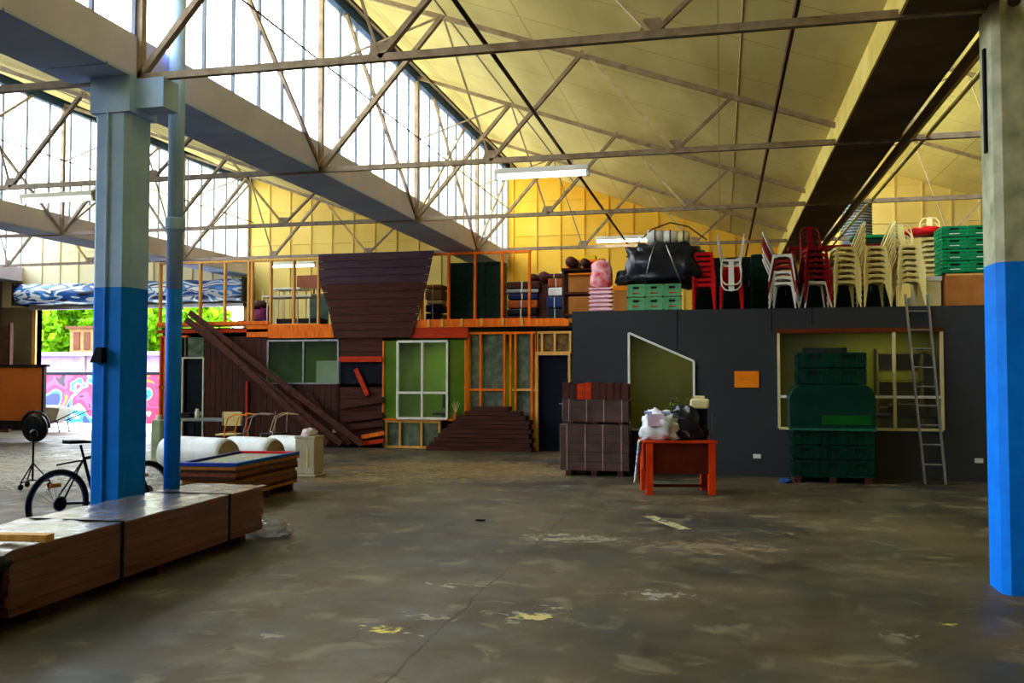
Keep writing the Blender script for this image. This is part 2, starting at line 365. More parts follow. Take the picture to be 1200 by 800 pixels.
# trusses
def truss(c, Y, label, light):
    t = bpy.data.objects.new('roof_truss', None); col.objects.link(t); t.location = (c, Y, 0)
    tag(t, label, 'roof truss', 'steel trusses under the sawtooth roof', 'structure')
    w_ = SP; MS = light; lightweb = c > 0
    MB().box(-.01, w_ - .02, -.03, .03, ZC - .033, ZC + .033).obj('bottom_chord', MS, t)
    tp = MB(); tp.bar((0.02, 0, 7.0), (6.9, 0, 4.55), .05, .06); tp.obj('top_chord', MS, t)
    MB().box(-.0, .07, -.035, .035, ZC, 6.95).obj('post', MS, t)
    B = [(0.03, ZC), (2.44, ZC), (4.83, ZC)]; Nn = [(1.78, 6.4), (3.67, 5.76), (5.53, 5.05)]
    for k, (a, b_, wd) in enumerate(((B[0], Nn[0], .07), (Nn[0], B[1], .03), (B[1], Nn[1], .06), (Nn[1], B[2], .045), (B[2], Nn[2], .045))):
        MB().bar((a[0], 0, a[1]), (b_[0], 0, b_[1]), wd, wd * .8).obj('web', (M_steelL if k == 3 or lightweb else MS), t)
    if Y > 8: MB().bar((Nn[0][0], 0, Nn[0][1]), (.05, 0, 5.85), .025).obj('tie', MS, t)
    for (x_, z_) in B[1:]:
        MB().prism([(x_ - .12, ZC), (x_ + .12, ZC), (x_ + .07, ZC + .14), (x_ - .07, ZC + .14)], -.01, .01).obj('gusset_plate', MS, t)
    for s_ in ((-1, 1) if Y > 8 else (1,) if Y < 7 else ()):
        MB().bar((.03, 0, ZC + .05), (.03, s_ * 3.15, 6.92), .05, .045).obj('knee_brace', MS, t)
    return t
bayn = ['far left bay', 'second bay from the left', 'middle bay between the two blue columns', 'right bay beyond the cream beam']
rown = ['behind the camera', 'nearest overhead', 'at the blue columns', 'second row, past the columns', 'third row, above the grey room front', 'last row, over the storage loft']
for i, c in enumerate(BAYS):
    for j, Y in enumerate(TY):
        if j < 2 and i < 2: continue
        truss(c, Y, 'steel roof truss in the %s, %s' % (bayn[i], rown[j]), M_steel if i < 2 else M_steelT)
# long rods and purlins down the hall
rods = [(C0 + 1.78, 6.47, .018, M_steel, 'thin purlin rod along the high roof nodes'), (C0 + 3.67, 5.84, .02, M_rust, 'purlin rod along the middle roof nodes'),
        (C0 + 5.6, 5.12, .025, M_steelL, 'cream purlin rod along the low roof nodes'), (-1.97, ZC + .07, .022, M_rust, 'dark red tie rod running down the middle bay'),
        (.6, ZC + .07, .022, M_rust, 'dark red tie rod running down the hall near the cream beam'), (C0 + .1, 5.86, .012, M_rust, 'thin rod along the tall factory glazing'),
        (C0 + .35, 6.86, .02, M_rust, 'dark rod below the ridge of the middle bay'), (C0 - SP + 1.78, 6.47, .018, M_steel, 'thin purlin rod along the high roof nodes of the left bay'),
        (C0 - SP + .1, 5.86, .012, M_rust, 'thin rod along the left factory glazing'), (C0 + SP + 1.78, 6.47, .018, M_steel, 'purlin rod in the right bay')]
for (x_, z_, r_, m_, lb) in rods:
    o = MB().tube([(0, YF + .01, 0), (0, YE - .01, 0)], r_, 6).obj('tie_rod', m_, loc=(x_, 0, z_)); tag(o, lb, 'rod', kind='structure')
# ------------------------------------------------------------------ columns
def column(x0, y0, w_, h, paint_z, label, up, has_box):
    c = thing('column', label, 'column', (x0, y0, 0), kind='structure')
    a = w_ / 2; ch = .05
    P8 = [(-a + ch, -a), (a - ch, -a), (a, -a + ch), (a, a - ch), (a - ch, a), (-a + ch, a), (-a, a - ch), (-a, -a + ch)]
    MB().prismz(P8, 0, paint_z).obj('painted_shaft', M_blue, c)
    MB().prismz(P8, paint_z, h).obj('upper_shaft', up, c)
    return c
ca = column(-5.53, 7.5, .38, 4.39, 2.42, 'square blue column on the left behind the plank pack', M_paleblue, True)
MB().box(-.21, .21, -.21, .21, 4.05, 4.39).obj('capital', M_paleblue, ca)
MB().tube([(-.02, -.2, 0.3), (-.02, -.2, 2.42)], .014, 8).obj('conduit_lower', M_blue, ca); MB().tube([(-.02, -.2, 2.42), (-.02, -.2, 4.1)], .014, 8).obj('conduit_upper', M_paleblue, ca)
MB().prism([(-.12, 1.72), (.0, 1.72), (.0, 1.86), (-.06, 1.86)], -.27, -.19).obj('wall_hook', M_black, ca)
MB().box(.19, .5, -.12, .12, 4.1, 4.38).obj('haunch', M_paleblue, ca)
cbx = column(2.2, 7.5, .41, 5.0, 2.44, 'square bright blue column at the right edge with peeling pale paint above', M_pale, False)
MB().box(-.225, -.2, -.03, .015, 3.3, 4.1).obj('slotted_channel', M_dark, cbx)
cr_ = MB(); cr_.tube([(.1, -.24, 3.56), (.9, -.24, 3.58)], .03, 8); cr_.obj('side_pipe', M_rust, cbx)
MB().tube([(.14, -.25, 3.56), (.14, -.25, 3.38), (.2, -.25, 3.36)], .014, 6).obj('pipe_bracket', M_rust, cbx)
c3 = column(-12.98, 15.4, .38, 4.37, 2.45, 'square column on the far left gutter line beside the trailer', M_paleblue, False) if False else None
dp = thing('downpipe', 'round blue downpipe standing beside the left blue column', 'pipe', (-5.25, 7.93, 0), kind='structure')
MB().tube([(0, 0, 0), (0, 0, 2.45)], .078, 16).obj('pipe_lower', M_blue, dp, smooth=True)
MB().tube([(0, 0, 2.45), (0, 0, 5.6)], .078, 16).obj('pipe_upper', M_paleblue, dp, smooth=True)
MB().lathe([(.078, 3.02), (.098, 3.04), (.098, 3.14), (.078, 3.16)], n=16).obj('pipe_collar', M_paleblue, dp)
# ------------------------------------------------------------------ lamps
def tube_lamp(loc, label, rz=0, tubes=True):
    t = thing('fluorescent_lamp', label, 'lamp', loc, rz, 'fluorescent lamps under the trusses')
    MB().box(-.62, .62, -.06, .06, .02, .09).obj('lamp_body', M_white, t, bevel=.01)
    MB().tube([(-.58, 0, -.02), (.58, 0, -.02)], .022, 10).obj('lamp_tube', G_tube, t, smooth=True)
    for s_ in (-1, 1):
        MB().box(s_ * .6 - .02, s_ * .6 + .02, -.03, .03, -.05, .03).obj('lamp_holder', M_white, t)
        MB().tube([(s_ * .4, 0, .09), (s_ * .4, 0, .2)], .008, 6).obj('hanger', M_steel, t)
    return t
tube_lamp((-2.24, 11.4, 4.2), 'lit fluorescent lamp hanging from the second truss chord in the middle')
tube_lamp((-2.0, 19.35, 4.5), 'lit fluorescent lamp beside the black tarp bundle, at the far truss')
tube_lamp((-9.5, 11.4, 4.2), 'lit fluorescent lamp under the left bay truss, left of the blue column')
tube_lamp(tuple(at(343, 311, Y=20.6)), 'lit fluorescent lamp seen through the left loft studs')
# ------------------------------------------------------------------ grey room
GY = 14.95; GH = 2.67; GX0 = -2.42; GX1 = 5.2
g = MB()
# front wall with two holes (trapezoid and wide window) built from pieces
T = [at(737, 390, Y=GY), at(813, 423, Y=GY)]
tx0, tx1, tz0, tz1 = T[0].x, T[1].x, T[0].z, T[1].z; tb = .72
wx0, wx1, wz0, wz1 = at(912, 388, Y=GY).x, at(1103, 388, Y=GY).x, .77, 2.27
F_, K_ = GY, GY + .12
def pr(poly): g.prism(poly, F_, K_)
pr([(GX0, 0), (tx0, 0), (tx0, GH), (GX0, GH)])
pr([(tx0, 0), (tx1, 0), (tx1, tb), (tx0, tb)])
pr([(tx0, tz0), (tx1, tz1), (tx1, GH), (tx0, GH)])
pr([(tx1, 0), (wx0, 0), (wx0, GH), (tx1, GH)])
pr([(wx0, 0), (wx1, 0), (wx1, wz0), (wx0, wz0)])
pr([(wx0, wz1), (wx1, wz1), (wx1, GH), (wx0, GH)])
pr([(wx1, 0), (GX1, 0), (GX1, GH), (wx1, GH)])
S(g.obj('wall_grey_room', M_grey))
sw = MB(); sw.box(GX0, GX0 + .12, GY + .12, 19.0, 0, GH - .1); sw.box(GX1 - .12, GX1, GY + .12, 19, 0, GH - .1); S(sw.obj('wall_grey_room_side', M_grey))
S(MB().box(GX0 + .12, GX1 - .12, 18.2, 18.3, 0, GH - .1).obj('wall_grey_room_inner', M_olive))
S(MB().box(GX0, XR - .02, GY + .12, YE - .05, GH - .1, GH).obj('floor_loft_right', mat('loft_deck', (70, 66, 62), (54, 50, 48), rough=.9)))
sm = MB(); sm.box(at(793, 360, Y=GY).x, at(793, 360, Y=GY).x + .012, GY - .006, GY, 2.0, GH); sm.box(.78, .792, GY - .006, GY, 2.3, GH); sm.box(1.4, 1.41, GY - .006, GY, 2.4, GH)
S(sm.obj('trim_wall_seam', M_dark))
# trapezoid window
w1 = bpy.data.objects.new('window_5', None); col.objects.link(w1); S(w1, 'slant-topped window with thin white frame in the grey wall', 'window')
f = MB(); e = .035
f.bar((tx0, GY - .01, tb), (tx0, GY - .01, tz0), e, .06); f.bar((tx1, GY - .01, tb), (tx1, GY - .01, tz1), e, .06)
f.bar((tx0, GY - .01, tz0), (tx1, GY - .01, tz1), .06, e); f.bar((tx0, GY - .01, tb), (tx1, GY - .01, tb), .06, e)
f.obj('window_frame', M_white, w1)
MB().prism([(tx0, tb), (tx1, tb), (tx1, tz1), (tx0, tz0)], GY + .05, GY + .054).obj('pane', G_room, w1)
w2 = bpy.data.objects.new('window_6', None); col.objects.link(w2); S(w2, 'wide window behind the green crates in the grey wall', 'window')
f = MB(); mx_ = at(1048, 430, Y=GY).x
for x_ in (wx0, mx_, wx1): f.box(x_ - .02, x_ + .02, GY - .03, GY + .05, wz0, wz1)
f.box(wx0, wx1, GY - .03, GY + .05, wz0 - .02, wz0 + .02); f.obj('window_frame', M_cream, w2)
f = MB(); f.box(wx0, wx1, GY - .02, GY + .04, 1.25, 1.29); f.obj('window_rail', M_white, w2)
MB().box(wx0 - .03, wx1 + .03, GY - .03, GY + .06, wz1, wz1 + .07).obj('window_head', mat('dull_red_timber', (112, 46, 14), (84, 34, 12)), w2)
MB().box(wx0, wx1, GY + .05, GY + .054, wz0, wz1).obj('pane', G_room, w2)
for (x_, z_, n_) in ((at(887, 528, Y=GY).x, .32, 'white double socket low on the grey wall, left of the wide window'), (at(1147, 535, Y=GY).x, .32, 'white double socket low on the grey wall beside the ladder')):
    o = thing('wall_socket', n_, 'socket', (x_, GY, z_)); MB().box(-.06, .06, -.015, 0, -.035, .035).obj('face_plate', M_white, o, bevel=.004)
    MB().box(-.035, -.005, -.019, -.014, -.015, .015).obj('switch', M_white, o)
sgn = thing('notice_board', 'small orange sign board on the grey wall', 'sign', (at(875, 444, Y=GY).x, GY, 1.54))
MB().box(-.19, .19, -.02, 0, -.13, .13).obj('board', M_orange, sgn, bevel=.004)
MB().box(-.12, .12, -.023, -.02, -.002, .002).obj('printed_line', M_card, sgn)
# things inside the grey room seen through the glass
cab = thing('dark_cupboard', 'dark cupboard inside the grey room behind the wide window', 'cupboard', (1.75, 16.6, 0))
MB().box(-.35, .35, -.25, .25, 0, 2.08).obj('body', M_black, cab, bevel=.01); MB().box(-.33, -.01, -.27, -.25, .05, 2.03).obj('door', M_dred, cab); MB().box(.01, .33, -.27, -.25, .05, 2.03).obj('door', M_dred, cab)
dk = thing('office_table', 'dark table inside the grey room behind the right window pane', 'table', (3.0, 16.3, 0))
MB().box(-.6, .6, -.35, .35, .9, .95).obj('table_top', M_black, dk)
for a in (-.55, .55):
    for b_ in (-.3, .3): MB().box(a - .03, a + .03, b_ - .03, b_ + .03, 0, .9).obj('leg', M_black, dk)
bn = thing('bench_seat', 'brown padded seat on the dark table behind the right window pane', 'seat', (3.05, 16.3, .95)); MB().box(-.3, .3, -.2, .2, 0, .18).obj('cushion', M_rust, bn, bevel=.04)
shf = thing('storage_shelf', 'pale cardboard-lined shelf on the inner olive wall', 'shelf', (3.3, 18.0, 0))
for z_ in (.5, 1.0, 1.5, 2.0): MB().box(-.5, .3, -.2, .15, z_, z_ + .03).obj('shelf_board', mat('dull_olive_board', (112, 96, 30)), shf)
for a in (-.5, .27): MB().box(a, a + .03, -.2, .15, 0, 2.1).obj('side_panel', mat('dull_olive_board', (112, 96, 30)), shf)
def room_fill(loc, w_, energy, colr, label):  # unseen fill lamp added to brighten a closed room
    t = thing('fill_lamp', label, 'lamp', loc)
    MB().box(-.3, .3, -.08, .08, 0, .05).obj('lamp_body', M_white, t)
    l = bpy.data.lights.new('fill_lamp_light', 'AREA'); l.shape = 'RECTANGLE'; l.size = .55; l.size_y = .14; l.energy = energy; l.color = colr
    lo = bpy.data.objects.new('fill_light', l); col.objects.link(lo); lo.location = (0, 0, -.02); lo.parent = t
room_fill((2.8, 17.2, 2.5), 1, 9, (1, .9, .6), 'added fill lamp inside the grey room behind the wide window')
room_fill((-.9, 17.2, 2.5), 1, 5, (1, .9, .6), 'added fill lamp inside the grey room behind the slanted window')
# ------------------------------------------------------------------ timber building (open studs, loft)
WY = 19.05
def wx(px, py=400, Y=WY): return at(px, py, Y=Y).x
def wz(py, px=500, Y=WY): return at(px, py, Y=Y).z
LD = 2.72
S(MB().box(-13.0, GX0 - .02, WY + .12, YE - .05, 2.62, LD).obj('floor_loft_left', mat('loft_deck', (70, 66, 62))))
def studs(name, label, xs, z0, z1, Y, m, plates=True, wd=.045, dp_=.09, top=None, plate_m=None):
    t = thing(name, label, 'stud wall', (xs[0], Y, 0)); x0 = xs[0]
    for x_ in xs: MB().box(x_ - x0 - wd / 2, x_ - x0 + wd / 2, 0, dp_, z0, z1).obj('stud', m, t)
    if plates:
        MB().box(-.03, xs[-1] - x0 + .03, -.001, dp_ + .001, z1, z1 + .05).obj('top_plate', plate_m or m, t)
        MB().box(-.03, xs[-1] - x0 + .03, -.001, dp_ + .001, z0 - .05, z0).obj('bottom_plate', m, t)
    return t
up_l = studs('stud_wall_frame', 'open orange timber stud frame of the left loft', [wx(p) for p in (186, 206, 233, 262, 290, 294, 316, 343, 372)], 2.79, 4.24, WY, M_pine2, plate_m=M_pine2)
up_r = studs('stud_wall_frame', 'open orange timber stud frame of the right loft', [wx(p) for p in (494, 525, 556, 588, 620)], 2.84, 4.26, WY, M_pine)
lo_l = studs('stud_wall_frame', 'lower orange studs at the left end, behind the blue downpipe', [wx(p) for p in (188, 193, 205, 219)], .05, 2.5, WY, M_pine)
ni = MB(); ni.box(wx(186) - wx(188), wx(219) - wx(188), .0, .09, 1.3, 1.35); ni.obj('noggin', M_pine, lo_l)
lo_r = studs('stud_wall_frame', 'lower red-orange studs with foil between them beside the dark doorway', [wx(p) for p in (549, 563, 591, 598, 604, 623, 628)], .05, 2.5, WY, M_pine)
MB().box(.02, wx(591) - wx(549), .01, .08, 1.27, 1.32).obj('noggin', M_pine, lo_r)
MB().box(wx(600) - wx(549), wx(628) - wx(549), .01, .08, 1.27, 1.32).obj('noggin', M_pine2, lo_r)
for (a, b_) in ((551, 562), (565, 590), (606, 622)):
    m = MB(); n = 10; xa, xb = wx(a) - wx(549), wx(b_) - wx(549); vs = []; NZ = 24
    for j in range(NZ + 1):
        for i in range(n + 1):
            u = xa + (xb - xa) * i / n; v = .1 + 2.4 * j / NZ; vs.append((u, .06 + .03 * noise.noise(Vector((u * 6, v * 5, a))), v))
    fs = [(j * (n + 1) + i, j * (n + 1) + i + 1, (j + 1) * (n + 1) + i + 1, (j + 1) * (n + 1) + i) for j in range(NZ) for i in range(n)]
    m.sm = True; m.add(vs, fs); m.obj('insulation_sheet', M_insul, lo_r)
# joists / floor edge bands
def band(px0, px1, py0, py1, m, name, label, Y=WY, th=.05, cat='timber beam', off=0):
    xa, xb = wx(px0, Y=Y), wx(px1, Y=Y); o = MB().box(0, xb - xa, 0, th, wz(py1, (px0 + px1) / 2, Y), wz(py0, (px0 + px1) / 2, Y)).obj(name, m, loc=(xa, Y - th - off, 0), bevel=.004); tag(o, label, cat); return o
band(315, 392, 380, 396, M_pine, 'rim_joist', 'bright orange rim joist above the two-pane window')
band(185, 315, 377, 381, M_pine, 'floor_plate', 'thin orange floor plate at the left loft edge')
band(185, 315, 386, 390, M_redpine, 'floor_plate', 'lower orange plate under the left loft edge')
band(481, 667, 374, 383, M_pine, 'rim_joist', 'bright orange rim joist right of the dark boards, above the studs')
band(481, 549, 384, 396, M_redpine, 'window_lintel', 'red timber lintel above the green window')
band(290, 315, 381, 395, M_pine, 'blocking_piece', 'short orange blocking under the left loft edge', off=.0)
jt = thing('joist_row', 'row of joist ends above the red lintel', 'joists', (0, WY, 0))
for p in (487, 503, 519, 542, 565, 590, 612): MB().box(wx(p) - .03, wx(p) + .03, -.07, -.052, wz(383), wz(374)).obj('joist_end', M_pine2, jt)
# lower dark cladding with the two-pane window
a0, a1 = wx(241), wx(449); wA0, wA1, wAz0, wAz1 = wx(315), wx(397), wz(449, 350), wz(399, 350)
clad = thing('timber_cladding', 'dark brown upright board cladding around the two-pane window', 'cladding', (a0, WY, 0))
n = 0; x_ = a0
while x_ < wx(398):
    x2 = min(x_ + .145, wx(398)); u0, u1 = x_ - a0, x2 - a0 - .008
    if x2 <= wA0 or x_ >= wA1: MB().box(u0, u1, -.025, 0, 0.02, 2.5).obj('upright_board', M_dkwoodv, clad)
    else: MB().box(u0, u1, -.025, 0, .02, wAz0).obj('upright_board', M_dkwoodv, clad)
    x_ = x2
MB().box(0, wA0 - a0 - .01, .001, .02, 0, 2.5).obj('backing_sheet', M_dark, clad)
MB().box(wA0 - a0 - .01, wx(449) - a0, .001, .02, 0, wAz0 - .01).obj('backing_sheet', M_dark, clad)
w7 = bpy.data.objects.new('window_7', None); col.objects.link(w7); S(w7, 'two-pane window with thin grey frame and a white sheet inside', 'window')
f = MB()
for x_ in (wA0, (wA0 + wA1) / 2 + .02, wA1): f.box(x_ - .02, x_ + .02, WY - .05, WY + .02, wAz0, wAz1)
for z_ in (wAz0, wAz1): f.box(wA0, wA1, WY - .05, WY + .02, z_ - .02, z_ + .02)
f.obj('window_frame', M_alu, w7)
MB().box(wA0, wA1, WY - .02, WY - .016, wAz0, wAz1).obj('pane', G_room, w7)
ws = tag(MB().box(0, wx(396) - wx(368), 0, .02, 0, wz(422)).obj('white_sheet', M_white, loc=(wx(368), WY + .125, 0)), 'white panel standing behind the right pane of the two-pane window', 'panel')
# right of that window: horizontal dark boards, orange rail and brace
hb = thing('board_infill', 'dark horizontal boards between the two windows', 'cladding', (wx(399), WY, 0)); W_ = wx(449) - wx(399)
z_ = .05
while z_ < 2.5:
    hh = .13
    if not (1.28 < z_ < 1.95): MB().box(0, W_, -.03, 0, z_, z_ + hh - .01).obj('horizontal_board', M_dkwood, hb)
    z_ += hh
MB().box(0, W_, .001, .02, 0, 2.5).obj('backing_sheet', M_dark, hb)
tag(MB().box(0, W_, 0, .04, 0, .12).obj('timber_rail', M_redpine, loc=(wx(399), WY - .08, wz(424, 420))), 'red-orange timber rail between the two windows', 'timber')
tag(MB().bar(at(417, 432, Y=WY - .07), at(431, 463, Y=WY - .07), .05, .1).obj('timber_brace', M_redpine), 'short slanted red timber brace between the two windows', 'timber')
for k, (p0, p1, lb) in enumerate((((424, 512), (450, 507), 'upper of the short orange planks by the floor'), ((422, 520), (450, 516), 'lower of the short orange planks by the floor'))):
    tag(MB().bar(at(*p0, Y=WY - .1), at(*p1, Y=WY - .1), .04, .09).obj('short_plank', M_redpine if k else M_pine), lb + ' left of the green window', 'plank', 'short orange planks')
for k, (y0_, y1_) in enumerate(((476, 468), (492, 486), (502, 496))):
    tag(MB().bar(at(400, y0_, Y=WY - .08), at(449, y1_, Y=WY - .08), .04, .12).obj('loose_board', M_dkwood), ['upper', 'middle', 'lower'][k] + ' of the loose dark boards left of the green window', 'plank', 'loose dark boards')
# green window wall
q0, q1, qz0, qz1 = wx(450), wx(546), wz(491), wz(399)
pw = thing('window_panel', 'green sheet wall panel holding the white four-pane window', 'wall panel', (q0, WY, 0))
v0, v1, vz0, vz1 = wx(467) - q0, wx(525) - q0, wz(490), wz(400)
m = MB(); m.box(0, v0, -.03, 0, qz0, qz1); m.box(v1, q1 - q0, -.03, 0, qz0, qz1); m.obj('green_sheet', M_poly, pw)
m = MB()
for x_ in (0, q1 - q0): m.box(x_ - .02, x_ + .02, -.045, 0, qz0, qz1)
m.box(0, q1 - q0, -.045, 0, qz0 - .02, qz0 + .01); m.obj('edge_batten', M_pine, pw)
w8 = bpy.data.objects.new('window_8', None); col.objects.link(w8); S(w8, 'white four-pane window with green room behind', 'window')
m = MB()
for x_ in (v0, (v0 + v1) / 2, v1): m.box(q0 + x_ - .022, q0 + x_ + .022, WY - .08, WY - .0, vz0, vz1)
for z_ in (vz0, wz(460), vz1): m.box(q0 + v0, q0 + v1, WY - .082, WY - .0, z_ - .025, z_ + .025)
m.obj('window_frame', M_white, w8); MB().box(q0 + v0, q0 + v1, WY - .03, WY - .026, vz0, vz1).obj('pane', G_room, w8)
# under it
lw = studs('stud_wall_frame', 'short pale studs below the green window', [wx(p) for p in (453, 469, 494, 515)], .05, qz0 - .08, WY, M_pine2)
MB().box(.02, wx(515) - wx(453), .05, .08, .05, qz0 - .1).obj('insulation_sheet', M_insul, lw)
# doorway
d0, d1, dz = wx(631), wx(666), wz(416, 648)
dr = bpy.data.objects.new('door_1', None); col.objects.link(dr); S(dr, 'dark doorway with pale timber frame between the stud wall and the grey room', 'doorway')
m = MB(); m.box(d0 - .05, d0, WY - .06, WY + .08, 0, dz); m.box(d1, d1 + .05, WY - .06, WY + .08, 0, dz); m.box(d0 - .05, d1 + .05, WY - .06, WY + .08, dz, dz + .06)
m.obj('door_frame', M_pine2, dr); MB().box(d0, d1, WY + .05, WY + .09, 0, dz).obj('door_leaf', mat('navy_door', (3, 12, 36), (2, 6, 20), rough=.6), dr)
MB().tube([(d1 - .1, WY + .03, 1.0), (d1 - .1, WY - .0, 1.0), (d1 - .2, WY - .0, 1.0)], .01, 6).obj('door_handle', M_alu, dr)
ov = studs('stud_wall_frame', 'short pale studs and mottled insulation above the dark doorway', [wx(p) for p in (629, 635, 650, 668)], dz + .08, 2.5, WY, M_pine2)
MB().box(.02, wx(668) - wx(629), .05, .08, dz + .08, 2.5).obj('insulation_sheet', mat('mottled_insulation', (150, 120, 60), (70, 56, 36), rough=.8, scale=9, bump=.8), ov)
# left dark door
dl = bpy.data.objects.new('door_2', None); col.objects.link(dl); S(dl, 'dark door with thin white frame at the left end of the timber wall', 'door')
e0, e1, ez = wx(216), wx(239), wz(420, 228)
m = MB(); m.box(e0 - .03, e0, WY - .05, WY + .05, 0, ez); m.box(e1, e1 + .03, WY - .05, WY + .05, 0, ez); m.box(e0 - .03, e1 + .03, WY - .05, WY + .05, ez, ez + .03); m.obj('door_frame', M_white, dl)
MB().box(e0, e1, WY, WY + .04, 0, ez).obj('door_leaf', M_dark, dl)
m = MB(); m.box(e0, e1, WY, WY + .06, ez + .04, 2.5); m.obj('transom_sheet', M_insul, dl)
# interior of timber rooms
S(MB().box(-12.9, -3.0, 21.2, 21.3, 0, 2.62).obj('wall_timber_room_inner', mat('green_wall_paint', (120, 150, 20), (80, 130, 16), rough=.8, scale=.8)))
S(MB().box(-8.0, -7.9, WY + .13, 21.2, 0, 2.62).obj('wall_timber_room_divider', M_grey))
S(MB().box(-3.1, -3.0, WY + .13, 21.2, 0, 2.62).obj('wall_timber_room_end', M_grey))
S(MB().box(-13.0, -12.9, WY + .13, YE, 0, 2.62).obj('wall_timber_room_left', M_grey))
room_fill((-6.2, 20.2, 2.5), 1, 16, (1, .95, .6), 'added fill lamp in the green room behind the four-pane window')  # fill put in so the timber rooms look lit through their panes
room_fill((-10, 20.2, 2.5), 1, 2.5, (.8, 1, .8), 'added fill lamp in the room behind the two-pane window')
dk2 = thing('office_desk', 'dark desk inside behind the lower right pane of the green window', 'desk', (-6.0, 20.0, 0)); MB().box(-.4, .4, -.3, .3, .7, .75).obj('desk_top', M_black, dk2); MB().box(-.35, .35, .2, .25, 0, .7).obj('modesty_panel', M_dark, dk2)
mon = thing('computer_monitor', 'dark computer monitor on the desk in the green room', 'monitor', (-6.0, 20.0, .75)); MB().box(-.26, .26, 0, .03, .1, .42).obj('screen', mat('blue_black', (12, 26, 60)), mon, bevel=.005); MB().box(-.04, .04, .0, .02, 0, .1).obj('stand', M_black, mon); MB().box(-.1, .1, -.05, .08, 0, .01).obj('foot', M_black, mon)
jar = thing('reed_vase', 'small vase of dried reeds on the green window ledge', 'vase', (wx(536), WY - .12, qz0 + .01))
MB().lathe([(.03, 0), (.055, .03), (.05, .1), (.03, .14), (.035, .16)], n=12).obj('vase', M_card, jar, smooth=True)
for k in range(7): MB().tube([(0, 0, .12), ((k - 3) * .03, 0, .34 + .03 * (k % 3))], .004, 5).obj('reed', M_cream, jar)
lg = tag(MB().box(0, .3, 0, .2, 0, .03).obj('window_ledge', M_pine, loc=(wx(529), WY - .2, qz0 - .02)), 'small timber ledge below the green sheet', 'ledge')
# big upper dark board panel
ub = thing('loft_cladding', 'large tapering panel of dark horizontal boards across the loft', 'cladding', (0, WY - .06, 0))
Y_ = WY - .06; zt0 = wz(296, 440, Y_); zb0 = wz(396, 440, Y_); nb = 11
LE = [(296, 373), (330, 375), (360, 385), (396, 392)]; RE = [(293, 509), (330, 501), (372, 490), (396, 482)]
def itp(L, y):
    for (y0_, x0_), (y1_, x1_) in zip(L, L[1:]):
        if y <= y1_: return x0_ + (x1_ - x0_) * (y - y0_) / (y1_ - y0_)
    return L[-1][1]
for k in range(nb):
    ya, yb = 296 + 100 * k / nb, 296 + 100 * (k + 1) / nb; ym = (ya + yb) / 2
    MB().prism([(wx(itp(LE, ya), Y=Y_), wz(ya, 440, Y_)), (wx(itp(RE, ya), Y=Y_), wz(ya, 440, Y_)), (wx(itp(RE, yb), Y=Y_), wz(yb, 440, Y_) + .01), (wx(itp(LE, yb), Y=Y_), wz(yb, 440, Y_) + .01)], -.03 - .004 * (k % 2), 0).obj('horizontal_board', M_purpl if k < 4 else M_dkwood, ub)
MB().prism([(wx(376, Y=Y_), zt0 - .02), (wx(392, Y=Y_), zb0 + .02), (wx(480, Y=Y_), zb0 + .02), (wx(503, Y=Y_), zt0 - .02)], .001, .02).obj('backing_sheet', M_dark, ub)
# leaning long planks
M_lean = mat('leaning_board_brown', (92, 50, 38), (58, 30, 22), scale=3, stretch=(3, 1, 3))
for k, (p0, p1) in enumerate((((222, 366), (424, 520)), ((218, 374), (400, 522)), ((236, 384), (384, 521)))):
    YY = WY - .2 - .06 * k; A = at(*p0, Y=YY); B_ = at(*p1, Y=YY - .12); B_.z = max(B_.z, .1)
    o = MB().bar(A, B_, .14, .045, ref=(0, 1, 0)).obj('leaning_plank', M_lean, bevel=.004); tag(o, ['upper', 'middle', 'lower'][k] + ' of three long dark planks leaning across the brown cladding', 'plank', 'long leaning planks')
for k, (p0, p1) in enumerate((((340, 452), (372, 521)), ((360, 460), (410, 521)))):
    YY = WY - .09; A = at(*p0, Y=YY); B_ = at(*p1, Y=YY - .03); B_.z = max(B_.z, .07); o = MB().bar(A, B_, .12, .03, ref=(0, 1, 0)).obj('leaning_plank', M_lean); tag(o, ['shorter dark plank leaning under the two-pane window, left one', 'shorter dark plank leaning under the two-pane window, right one'][k], 'plank', 'short leaning planks')
tag(MB().box(0, .05, 0, .05, 0, wz(447)).obj('upright_post', M_redpine, loc=(wx(291), WY - .1, 0)), 'upright red timber post left of the two-pane window', 'timber')
tag(MB().box(0, .11, 0, .02, 0, .07).obj('wall_box', M_white, loc=(wx(391, 505), WY - .06, wz(508))), 'small white socket box low on the brown cladding', 'socket')
# stacked board heap at the foot of the studs
hp = thing('board_stack', 'low heap of long dark boards below the foil-lined studs', 'board stack', (0, 18.6, 0))
rows = [(500, 623), (504, 623), (509, 623), (514, 622), (519, 622), (525, 622), (531, 621), (537, 618), (545, 610), (554, 598)]; hh = (at(560, 476, Y=18.6).z) / len(rows)
for k, (xa, xb) in enumerate(rows):
    for j in range(2): MB().box(wx(xa, Y=18.6), wx(xb, Y=18.6) - .04 * (k % 2), -.02 - .006 * (k % 3) + j * .17, .14 + j * .17, k * hh + .002, (k + 1) * hh - .008).obj('board', M_dkwood, hp)
